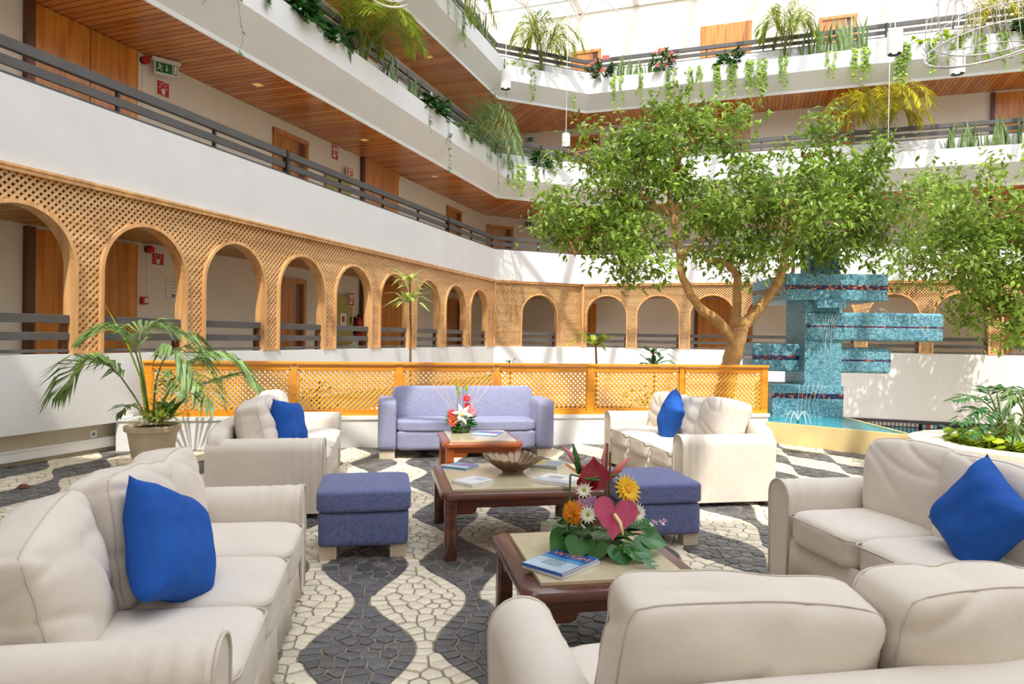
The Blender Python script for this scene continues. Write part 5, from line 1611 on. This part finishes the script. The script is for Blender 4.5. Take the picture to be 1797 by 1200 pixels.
# corner, third and fourth storey
for k, (x, L, n) in enumerate(((.25, .6, 2), (.6, .85, 4), (1.15, .7, 3), (1.75, .8, 4), (2.45, .45, 3))):
    vine(F_CORNER, x, 3, L, 'pale pothos curtain, %s from the left on the corner planter' % ORD[k], 'pothos_leaf', 1, .085, .05, n)
t_ = clump(F_CORNER, 1.35, 3, 26, .75, .5, 'upright dracaena bush on the third storey corner planter', 'deep_leaf', 'dracaena_bush', .26, .05)
areca(F_CORNER, 1.35, 4, 16, 1.7, 'big feathery palm on the top corner planter under skylight', 'areca_leaf', (0, -.3), .35, .5, .8)
clump(F_CORNER, .8, 4, 30, .3, 1.5, 'low bright ground fern on the top corner planter', 'lime_leaf', 'fern', .13, .05)
vine(F_CORNER, .95, 4, .9, 'pale vine on the left half of the top corner planter', 'pothos_leaf', .9, .075, .05, 2)
vine(F_CORNER, 2.45, 4, 1.05, 'pale vine on the right half of the top corner planter', 'pothos_leaf', .9, .075, .05, 2)
# far wing, fourth storey
clump(F_FAR, -4.55, 4, 30, .75, .8, 'pink flowering plants at the left end of top far planter', 'deep_leaf', 'flowering_plant', .16, .06, 9)
snake(F_FAR, -3.95, 4, 12, .8, .6, 'tall snake plants right of the first pink flowers')
snake(F_FAR, -3.35, 4, 14, .55, .7, 'short snake plants between the two pink flower clumps')
clump(F_FAR, -2.65, 4, 30, .8, .8, 'second pink flowering clump on the top far planter', 'deep_leaf', 'flowering_plant', .16, .06, 9)
for k, (x, L, n) in enumerate(((-4.0, .95, 3), (-3.35, .7, 2), (-2.4, .9, 4), (-1.9, .85, 2), (-1.55, .7, 2), (-1.1, 1.0, 5), (-.7, .85, 4), (-.2, .95, 5), (.15, 1.0, 5), (.7, .85, 3), (1.9, .7, 2), (2.4, .8, 3), (2.75, .75, 4))):
    vine(F_FAR, x, 4, L, 'pothos strand on the top far planter, %s from its left' % ORD[k], 'pothos_leaf', 1, .08, .05, n)
clump(F_FAR, -.75, 4, 34, .5, .8, 'round green bush on the top far planter', 'deep_leaf', 'bush', .13, .07)
areca(F_FAR, .75, 4, 13, 1.5, 'feathery areca palm before the orange top storey panel', 'areca_leaf', (0, -.3), .3, .45, .6)
snake(F_FAR, 1.55, 4, 20, .95, .9, 'tall snake plants right of the top far palm')
snake(F_FAR, 2.45, 4, 22, 1.0, .8, 'dense snake plants before the top storey door')
for k, (x, L, n) in enumerate(((3.65, 1.25, 9), (4.35, .8, 4), (4.9, .9, 4), (5.4, .7, 4), (5.9, .9, 3), (6.3, 1.0, 2))):
    vine(F_FAR, x, 4, L, 'pothos strand on the right of top far planter, %s past the snake plants' % ORD[k], 'pothos_leaf', 1, .085, .05, n)
clump(F_FAR, 4.5, 4, 34, .25, 1.3, 'low pothos mat behind the wire sculpture', 'lime_leaf', 'pothos_plant', .14, .08)
areca(F_FAR, 5.9, 4, 12, 1.2, 'golden palm at the right end of the top far planter', 'golden_palm_leaf', (0, -.4), .6, .42, .7)
clump(F_FAR, 6.5, 4, 26, .7, .8, 'dark leafy plant at the right end of top far planter', 'deep_leaf', 'leafy_plant', .2, .1)
# far wing, third storey
areca(F_FAR, 3.15, 3, 22, 1.85, 'large golden palm on the third storey far planter', 'golden_palm_leaf', (0, -.4), .22, .5, .75)
snake(F_FAR, 5.05, 3, 18, .85, .8, 'snake plants right of the golden palm')
snake(F_FAR, 5.85, 3, 20, .85, .8, 'dense snake plants on the right of the third storey planter')
snake(F_FAR, 6.6, 3, 14, .95, .6, 'snake plants at the right edge of the third storey planter')
clump(F_FAR, -.3, 3, 28, .35, 1.2, 'green trailing plants on the far planter behind the tree top', 'pothos_leaf', 'pothos_plant', .15, .08)
clump(F_FAR, -3.3, 3, 28, .35, 1.4, 'green pothos on the far planter left of the tree top', 'pothos_leaf', 'pothos_plant', .15, .08)
vine(F_FAR, 2.55, 3, .6, 'short pale vine below the golden palm', 'pothos_leaf', .9, .08, .04, 2)
vine(F_FAR, 6.55, 3, .8, 'pale vine at the right edge of third storey planter', 'pothos_leaf', .9, .08, .04, 2)
# ---------------------------------------------------------------- round planter bench with cycad
plain('bench_stone', srgb(236, 224, 200), 0.6, 0.05, 4, .1, 30)
BC = Vector((6.96, 6.22, 0))
bench = thing('round_planter', 'round cream stone planter bench behind the right sofa', 'planter', BC)
n_ = 64
mb = MB(); prof = [(.98, 0), (1.12, 0), (1.14, .3), (1.2, .32), (1.2, .38), (.86, .38), (.86, .2)]
vs = [(r_ * math.cos(2 * PI * j / n_), r_ * math.sin(2 * PI * j / n_), z) for r_, z in prof for j in range(n_)]
fs = [(i * n_ + j, i * n_ + (j + 1) % n_, (i + 1) * n_ + (j + 1) % n_, (i + 1) * n_ + j) for i in range(len(prof) - 1) for j in range(n_)]
mb.add(vs, fs); mb.build('rim', 'bench_stone', bench, auto=True)
mb = MB(); mb.lathe([(0, .2), (.9, .2), (.9, .34), (0, .36)], 40); mb.build('soil', 'soil', bench)
t_ = thing('ground_cover', 'lime green round leaved ground cover in the round planter', 'plant', BC + Vector((0, 0, .36)))
m1 = MB()
for i in range(420):
    a = random.uniform(0, 2 * PI); r_ = .84 * math.sqrt(random.random()); c = Vector((r_ * math.cos(a), r_ * math.sin(a), random.uniform(.0, .12)))
    m1.tube([Vector((c.x, c.y, -.02)), c], .004, 4)
    rr = random.uniform(.04, .075); tx, ty = random.uniform(-.5, .5), random.uniform(-.5, .5)
    m1.add([c + Vector((rr * math.cos(q * PI / 4), rr * math.sin(q * PI / 4), rr * (tx * math.cos(q * PI / 4) + ty * math.sin(q * PI / 4)))) for q in range(8)], [tuple(range(8))])
o = m1.build('leaves', 'lime_leaf', t_); o['kind'] = 'stuff'
def crown_palm(label, px_, py_, depth, zb, fr_pts, mat, lw, ll, nl, droop, nm):
    b = pt(px_, py_, depth); b = Vector((b.x, b.y, zb)); t_ = thing(nm, label, 'palm', (0, 0, 0))
    top = pt(px_, py_, depth)
    m1 = MB(); k = 9
    m1.tube([b.lerp(top, i / k) for i in range(k + 1)], [.07 - .025 * i / k + (.006 if i % 2 else -.004) for i in range(k + 1)], 10); m1.build('trunk', 'stem_brown', t_)
    for ps in fr_pts: frond(t_, [top] + [pt(x, y, depth + dz) for x, y, dz in ps], nl, ll, lw, mat, .42, droop, .013)
crown_palm('cycad like philodendron with a short scaly trunk in round planter', 1757, 742, 7.7, .34,
    [[(1740, 716, 0), (1712, 698, -.1), (1672, 702, -.2)], [(1752, 705, 0), (1750, 690, .1), (1765, 680, .2), (1780, 690, .3)], [(1735, 727, -.1), (1712, 718, -.2), (1682, 745, -.4)], [(1745, 725, -.2), (1725, 730, -.35), (1700, 765, -.5)], [(1775, 715, 0), (1790, 705, -.1), (1815, 720, -.2)], [(1740, 700, .2), (1735, 688, .3), (1742, 680, .4)]], 'deep_leaf', .05, .2, 12, .5, 'philodendron')
crown_palm('dense dark fan leaved palm at the right edge of round planter', 1800, 735, 7.4, .34,
    [[(1790, 710, 0), (1775, 700, 0), (1758, 720, 0)], [(1795, 705, .1), (1785, 690, .1), (1770, 700, .2)], [(1800, 700, .2), (1805, 688, .2), (1820, 690, .2)], [(1785, 725, -.1), (1770, 735, -.1), (1760, 765, -.2)], [(1795, 730, -.2), (1785, 745, -.3), (1778, 780, -.3)], [(1810, 720, -.1), (1825, 715, -.2), (1840, 740, -.2)]], 'palm_leaf', .03, .22, 20, .8, 'fan_palm')

# ---------------------------------------------------------------- pendant lamps and wire sculpture
plain('lamp_white', srgb(240, 238, 230), 0.4, 0.02)
plain('lamp_inside', srgb(70, 70, 72), 0.3, 0.1)
emit('bulb_glow', srgb(255, 246, 224), 1.2)
def pendant(label, x, y, depth, r_, h):
    p = pt(x, y, depth); t_ = thing('pendant_lamp', label, 'lamp', p, 0, 'white cylinder pendant lamps')
    m1 = MB(); m1.lathe([(r_ * .86, 0), (r_, 0), (r_, h), (r_ * .9, h + .01), (0, h + .01)], 28); n0 = 28
    m1.f.pop(-2); m1.m.pop(); m1.build('shade', 'lamp_white', t_, auto=True)
    m1 = MB(); m1.lathe([(r_ * .86, 0), (r_ * .8, .05), (r_ * .3, .06), (0, .06)], 24); m1.f.pop(-2); m1.m.pop(); m1.build('reflector', 'lamp_inside', t_, smooth=True)
    m1 = MB(); m1.lathe([(0, .015), (r_ * .35, .02), (r_ * .4, .05), (0, .06)], 16); m1.build('bulb', 'bulb_glow', t_, smooth=True)
    m1 = MB(); m1.tube([(0, 0, h), (0, 0, 12.35 - p.z)], .007, 6); m1.build('cable', 'lamp_white', t_)
    m1 = MB(); m1.lathe([(.05, 12.3 - p.z), (.05, 12.36 - p.z)], 12); m1.build('ceiling_cup', 'lamp_white', t_)
pendant('white cylinder pendant before the upper left corner planters', 887, 156, 14.5, .115, .38)
pendant('white cylinder pendant hanging lowest above the left tree branches', 993, 258, 17.5, .105, .33)
pendant('white cylinder pendant left of the wire sculpture', 1570, 95, 12.5, .13, .42)
pendant('white cylinder pendant behind the wire sculpture', 1680, 130, 13.5, .135, .42)
pendant('white cylinder pendant hanging in front of the golden palm', 1558, 284, 16.5, .105, .33)
plain('wire_silver', srgb(186, 182, 178), 0.35, 0.1, metal=0.6)
sc_ = thing('wire_sculpture', 'hanging grey wire sculpture with looped rings at top right', 'sculpture', pt(1740, 60, 9.2))
so = pt(1740, 60, 9.2)
def ring(cx, cy, rx, ry, tilt, dd, r_, nm='ring'):
    m1 = MB(); pts_ = []
    for i in range(49):
        a = 2 * PI * i / 48; x = rx * math.cos(a); y = ry * math.sin(a)
        xx = cx + x * math.cos(tilt) - y * math.sin(tilt); yy = cy + x * math.sin(tilt) + y * math.cos(tilt)
        pts_.append(pt(xx, yy, 9.2 + dd * math.sin(a)) - so)
    m1.tube(pts_, r_, 6); m1.build(nm, 'wire_silver', sc_, smooth=True)
    return pts_
r1 = ring(1742, 74, 124, 30, R(-16), -.8, .014); r2 = ring(1760, 48, 130, 40, R(-14), -.6, .01); r3 = ring(1720, 95, 95, 16, R(-10), -.7, .009)
m1 = MB()
for i in range(34):
    p = r1[i % 48 if i < 48 else 0].lerp(r2[(i * 7) % 48], .3) if i % 3 == 0 else r1[(i * 5) % 48]
    top = p + Vector((random.uniform(-.15, .15), random.uniform(-.15, .15), random.uniform(.5, .95)))
    m1.tube([p, p.lerp(top, .5) + Vector((random.uniform(-.04, .04), 0, 0)), top], .005, 5)
    for q in range(2):
        c = p.lerp(top, random.random()); m1.tube([c, c + Vector((random.uniform(-.14, .14), random.uniform(-.1, .1), random.uniform(-.05, .1)))], .0055, 5)
m1.build('wires', 'wire_silver', sc_)['kind'] = 'stuff'
m1 = MB()
for q in (0, 16, 32): m1.tube([r2[q], Vector((0, 0, 12.35 - so.z))], .004, 5)
m1.build('suspension', 'wire_silver', sc_)['kind'] = 'stuff'
hp = thing('wire_hoop', 'white wire hoop hanging at the top edge before the palms', 'sculpture', pt(688, -4, 9.0))
m1 = MB(); m1.tube([(.26 * math.cos(2 * PI * i / 32), .26 * math.sin(2 * PI * i / 32), 0) for i in range(33)], .014, 6); m1.build('ring', 'lamp_white', hp, smooth=True)
m1 = MB(); m1.tube([(.2 * math.cos(2 * PI * i / 32), .2 * math.sin(2 * PI * i / 32), .05) for i in range(33)], .008, 6); m1.build('inner_ring', 'lamp_white', hp, smooth=True)
m1 = MB(); m1.tube([(.26, 0, 0), (.02, 0, .6), (.0, 0, 12.35 - hp.location.z)], .004, 5); m1.build('cable', 'lamp_white', hp)

# ---------------------------------------------------------------- flower arrangements
plain('anthurium_pink', srgb(186, 62, 104), 0.25, 0.18, 30, coat=.5)
plain('anthurium_red', srgb(150, 14, 34), 0.3, 0.15, 12, coat=.4)
plain('spadix', srgb(236, 214, 150), 0.5, 0.1)
plain('marigold', srgb(236, 160, 24), 0.6, 0.2, 20, island=.15)
plain('sunny_petal', srgb(250, 196, 24), 0.5, 0.1, trans=.2)
plain('mauve_petal', srgb(186, 140, 178), 0.5, 0.15, trans=.2)
plain('blush_petal', srgb(232, 150, 160), 0.5, 0.15, trans=.2)
plain('red_petal', srgb(222, 44, 52), 0.5, 0.15, trans=.2)
plain('orange_petal', srgb(240, 96, 56), 0.5, 0.15, trans=.2)
plain('glossy_leaf', srgb(50, 116, 44), 0.25, 0.25, 12, coat=.3, trans=.15)
plain('reed_green', srgb(72, 104, 48), 0.5, 0.15)
def heart(parent, name, c, S, nrm, up, mat, cup=.12):
    """heart-shaped leaf or spathe facing nrm"""
    nrm = Vector(nrm).normalized(); up = (Vector(up) - nrm * Vector(up).dot(nrm)).normalized(); rt = up.cross(nrm)
    m1 = MB(); out = []
    N_ = 28
    for i in range(N_):
        t_ = 2 * PI * i / N_; x = .5 * math.sin(t_) ** 3 * 1.05; y = (13 * math.cos(t_) - 5 * math.cos(2 * t_) - 2 * math.cos(3 * t_) - math.cos(4 * t_)) / 29
        out.append((x, y))
    vs = [Vector(c) + nrm * (-cup * S * .3)]
    for s_ in (.5, 1.0):
        for x, y in out: vs.append(Vector(c) + rt * x * S * s_ + up * (y * s_ + .0) * S + nrm * S * cup * ((abs(x) * s_) ** 2 * 3 - .3 * (1 - s_)))
    fs = [(0, 1 + i, 1 + (i + 1) % N_) for i in range(N_)] + [(1 + i, 1 + N_ + i, 1 + N_ + (i + 1) % N_, 1 + (i + 1) % N_) for i in range(N_)]
    m1.add(vs, fs); return m1.build(name, mat, parent, smooth=True)
def daisy(parent, c, S, nrm, n, mat, mid, name='daisy', rows=1, w=.35):
    nrm = Vector(nrm).normalized(); a = nrm.cross(Vector((.2, .3, 1))).normalized(); b = nrm.cross(a)
    m1 = MB()
    for r_ in range(rows):
        for i in range(n):
            q = 2 * PI * (i + .5 * r_) / n; d = a * math.cos(q) + b * math.sin(q) + nrm * (.2 + .35 * r_)
            leaf(m1, Vector(c), d, nrm, S * (1 - .2 * r_), S * w, .1)
    o = m1.build(name, mat, parent)
    m1 = MB(); m1.lathe([(0, -S * .1), (S * .2, 0), (S * .17, S * .1), (0, S * .15)], 10)
    e = m1.build('eye', mid, o, Vector(c) + nrm * S * .1); e.rotation_euler = nrm.to_track_quat('Z', 'Y').to_euler()
    return o
FA = Vector((1.0, 3.07, .457))
fa = thing('flower_arrangement', 'bouquet with pink anthurium and yellow pincushion on the near table', 'flowers', FA)
V = Vector
m1 = MB(); m1.lathe([(0, 0), (.09, 0), (.11, .05), (.1, .08), (0, .085)], 20); m1.build('bowl', 'reed_green', fa, smooth=True)
tocam = V((-.3, -.92, .25))
heart(fa, 'anthurium', V((.035, -.125, .195)), .195, (-.1, -.95, .35), (.12, -.1, 1), 'anthurium_pink', .16)
m1 = MB(); m1.tube([(.03, -.138, .205), (.045, -.175, .175), (.055, -.19, .125)], [.009, .009, .005], 8); m1.build('spadix', 'spadix', fa, smooth=True)
heart(fa, 'red_anthurium', V((-.03, -.02, .375)), .13, (-.2, -.95, .1), (.05, 0, -1), 'anthurium_red', .3)
for c in ((-.05, .0, .33), (-.015, .01, .32)): heart(fa, 'red_petal', V(c), .1, (.3 if c[0] > -.03 else -.5, -.8, .1), (0, 0, -1), 'anthurium_red', .3)
# pincushion
m1 = MB()
for i in range(150):
    d = V((random.gauss(0, 1), random.gauss(0, 1), random.gauss(0, 1))).normalized(); m1.tube([V((0, 0, 0)), d * .05, d * .056 + V((0, 0, .012))], [.004, .003, .0015], 4)
m1.build('pincushion', 'marigold', fa, V((-.135, -.06, .19)))['kind'] = 'stuff'
daisy(fa, V((-.085, -.11, .2)), .045, (-.3, -.95, .2), 14, 'white_petal', 'lime_leaf', rows=2)
daisy(fa, V((.165, -.07, .19)), .05, (.3, -.9, .2), 14, 'white_petal', 'lime_leaf', rows=2)
daisy(fa, V((-.08, -.03, .29)), .045, (-.4, -.7, .5), 12, 'white_petal', 'lime_leaf', rows=2)
daisy(fa, V((.13, -.02, .285)), .085, (.35, -.8, .45), 18, 'sunny_petal', 'marigold', 'sunflower', 2, .3)
for c in ((-.055, -.07, .25), (-.1, -.06, .235), (-.04, -.09, .225)): daisy(fa, V(c), .035, (-.3, -.9, .3), 6, 'mauve_petal', 'mauve_petal', 'mauve_flower', 2, .6)
# lily buds and tall stems
for c, d, m in (((-.05, .03, .36), (-.12, 0, .13), 'blush_petal'), ((.03, .03, .34), (.02, .02, .16), 'blush_petal'), ((.06, .03, .33), (.1, 0, .1), 'pink_petal'), ((-.09, .02, .36), (-.03, .01, .14), 'deep_leaf')):
    m1 = MB(); a = V(c); m1.tube([a, a + V(d) * .5, a + V(d)], [.012, .018, .003], 8); m1.build('lily_bud', m, fa, smooth=True)
for c, h in (((.04, .02), .5), ((.055, .02), .46)):
    m1 = MB(); m1.tube([(c[0], c[1], .08), (c[0] + .005, c[1], h)], [.004, .006], 6); m1.build('twig', 'stem_brown', fa)
m1 = MB(); m1.tube([(-.15, -.02, .1), (-.145, -.02, .36), (-.14, -.02, .365), (-.05, -.03, .34), (.03, -.03, .335)], .005, 6); m1.build('reed', 'reed_green', fa)
m1 = MB(); m1.tube([(.1, 0, .1), (.095, 0, .35), (.085, 0, .355), (-.08, -.04, .345)], .005, 6); m1.build('reed', 'reed_green', fa)
for k, (c, S, nr, up_) in enumerate((((-.12, -.1, .07), .12, (-.3, -.8, .6), (-.4, -.5, -.3)), ((.05, -.15, .05), .13, (0, -.8, .7), (.1, -.7, -.4)), ((.12, -.14, .055), .15, (.2, -.7, .8), (.5, -.6, -.3)), ((.19, -.06, .08), .18, (.4, -.6, .8), (1, -.2, -.1)), ((-.16, -.04, .08), .16, (-.5, -.6, .6), (-.6, 0, -.8)), ((.16, .06, .1), .17, (.5, -.2, .9), (1, .4, .1)), ((-.05, -.13, .07), .11, (-.2, -.9, .4), (-.2, -.2, -1)), ((0, .1, .12), .16, (0, .3, .9), (0, 1, .2)), ((-.13, .08, .1), .15, (-.5, .4, .8), (-1, .6, .1)))):
    heart(fa, 'leaf', V(c) + V(up_).normalized() * S * .25, S, nr, -V(up_), 'glossy_leaf', .1)
gr = MB()
for i in range(46):
    a = random.uniform(0, 2 * PI); d = V((math.cos(a), math.sin(a), random.uniform(-.25, .5))); leaf(gr, V((math.cos(a) * .09, math.sin(a) * .09, random.uniform(.05, .12))), d, (0, 0, 1), random.uniform(.09, .16), .045)
gr.build('greenery', 'deep_leaf', fa)['kind'] = 'stuff'
frond(fa, [V((.02, -.1, .06)), V((.08, -.2, .06)), V((.16, -.29, .015))], 14, .06, .014, 'glossy_leaf', .2, .1, .003, 'fern_frond')
frond(fa, [V((-.1, -.02, .1)), V((-.2, -.03, .13)), V((-.27, -.02, .14))], 12, .05, .012, 'palm_leaf', .2, .1, .003, 'fern_frond')
m1 = MB(); m1.tube([(.18, -.03, .1), (.25, -.05, .13), (.3, -.05, .14)], .003, 5); o = m1.build('statice_stem', 'reed_green', fa)
for k in range(6): daisy(fa, V((.24 + .015 * k, -.06 + .012 * (k % 3), .13 + .01 * (k % 2))), .016, (.3, -.6, .8), 5, 'mauve_petal' if k % 2 else 'white_petal', 'mauve_petal', 'statice', 1, .6)
for i in range(5):
    m1 = MB(); a = V((random.uniform(-.12, .14), -.1, .08)); m1.tube([a, a + V((random.uniform(-.05, .05), -.03, .06))], .0015, 4); m1.lathe([(0, 0), (.006, .003), (0, .01)], 6, tuple(a + V((0, -.03, .06)))); m1.build('gypsophila', 'white_petal', fa)
# far arrangement
FB = Vector((.80, 7.12, .457))
fb = thing('lily_arrangement', 'white lily and red flower bouquet on the small sunlit table', 'flowers', FB)
m1 = MB(); m1.lathe([(0, 0), (.09, 0), (.11, .05), (0, .06)], 18); m1.build('bowl', 'reed_green', fb, smooth=True)
daisy(fb, V((.0, -.13, .2)), .12, (-.1, -.95, .2), 6, 'white_petal', 'spadix', 'lily', 1, .42)
daisy(fb, V((-.09, -.12, .13)), .07, (-.4, -.85, .2), 12, 'orange_petal', 'red_petal', 'gerbera', 2)
daisy(fb, V((-.1, -.08, .2)), .06, (-.5, -.8, .3), 10, 'red_petal', 'red_petal', 'gerbera', 2)
daisy(fb, V((.1, -.1, .22)), .06, (.3, -.9, .3), 10, 'blush_petal', 'mauve_petal', 'carnation', 3, .6)
daisy(fb, V((.06, -.06, .27)), .05, (.2, -.9, .4), 10, 'red_petal', 'red_petal', 'carnation', 3, .6)
daisy(fb, V((.05, -.05, .35)), .055, (.1, -.8, .6), 8, 'red_petal', 'anthurium_red', 'rose', 3, .7)
for c in ((-.04, 0, .42), (.06, .02, .4), (-.02, 0, .36)):
    m1 = MB(); a = V(c); m1.tube([a - V((0, 0, .3)), a, a + V((0, 0, .05)), a + V((.005, 0, .1))], [.003, .003, .016, .003], 7); m1.build('lily_bud', 'lime_leaf', fb, smooth=True)
for k in range(6):
    m1 = MB(); ph = k * 1.1; m1.tube([(.02 * math.cos(ph) + math.cos(ph) * .06 * q + .02 * math.sin(q * 5 + ph), .02, .1 + .09 * q) for q in range(6)], .0025, 4); m1.build('curly_twig', 'spadix', fb)
m1 = MB()
for i in range(90):
    a = random.uniform(0, 2 * PI); e = random.uniform(0, .22); d = V((math.cos(a), math.sin(a), random.uniform(-.2, .8))); leaf(m1, V((math.cos(a) * .07, math.sin(a) * .07, .05 + e * .6)), d, (0, 0, 1), .12, .05)
m1.build('greenery', 'glossy_leaf', fb)['kind'] = 'stuff'
# dry leaf on the floor
o = MB(); leaf(o, V((0, 0, .012)), (1, .3, .1), (0, 0, 1), .14, .09, .3); leaf(o, V((.02, 0, .014)), (.3, 1, .2), (0, 0, 1), .09, .06, .3)
plain('dry_leaf', srgb(122, 52, 30), 0.7, 0.2)
dl = pt(27, 858, 6.0); dl = Vector((0, 0, CAM_H)) + (dl - Vector((0, 0, CAM_H))) * (CAM_H / (CAM_H - dl.z))
tag(o.build('dry_leaf', 'dry_leaf', None, (dl.x, dl.y, 0)), 'crumpled brown dry leaf on the cobbles at far left', 'leaf')
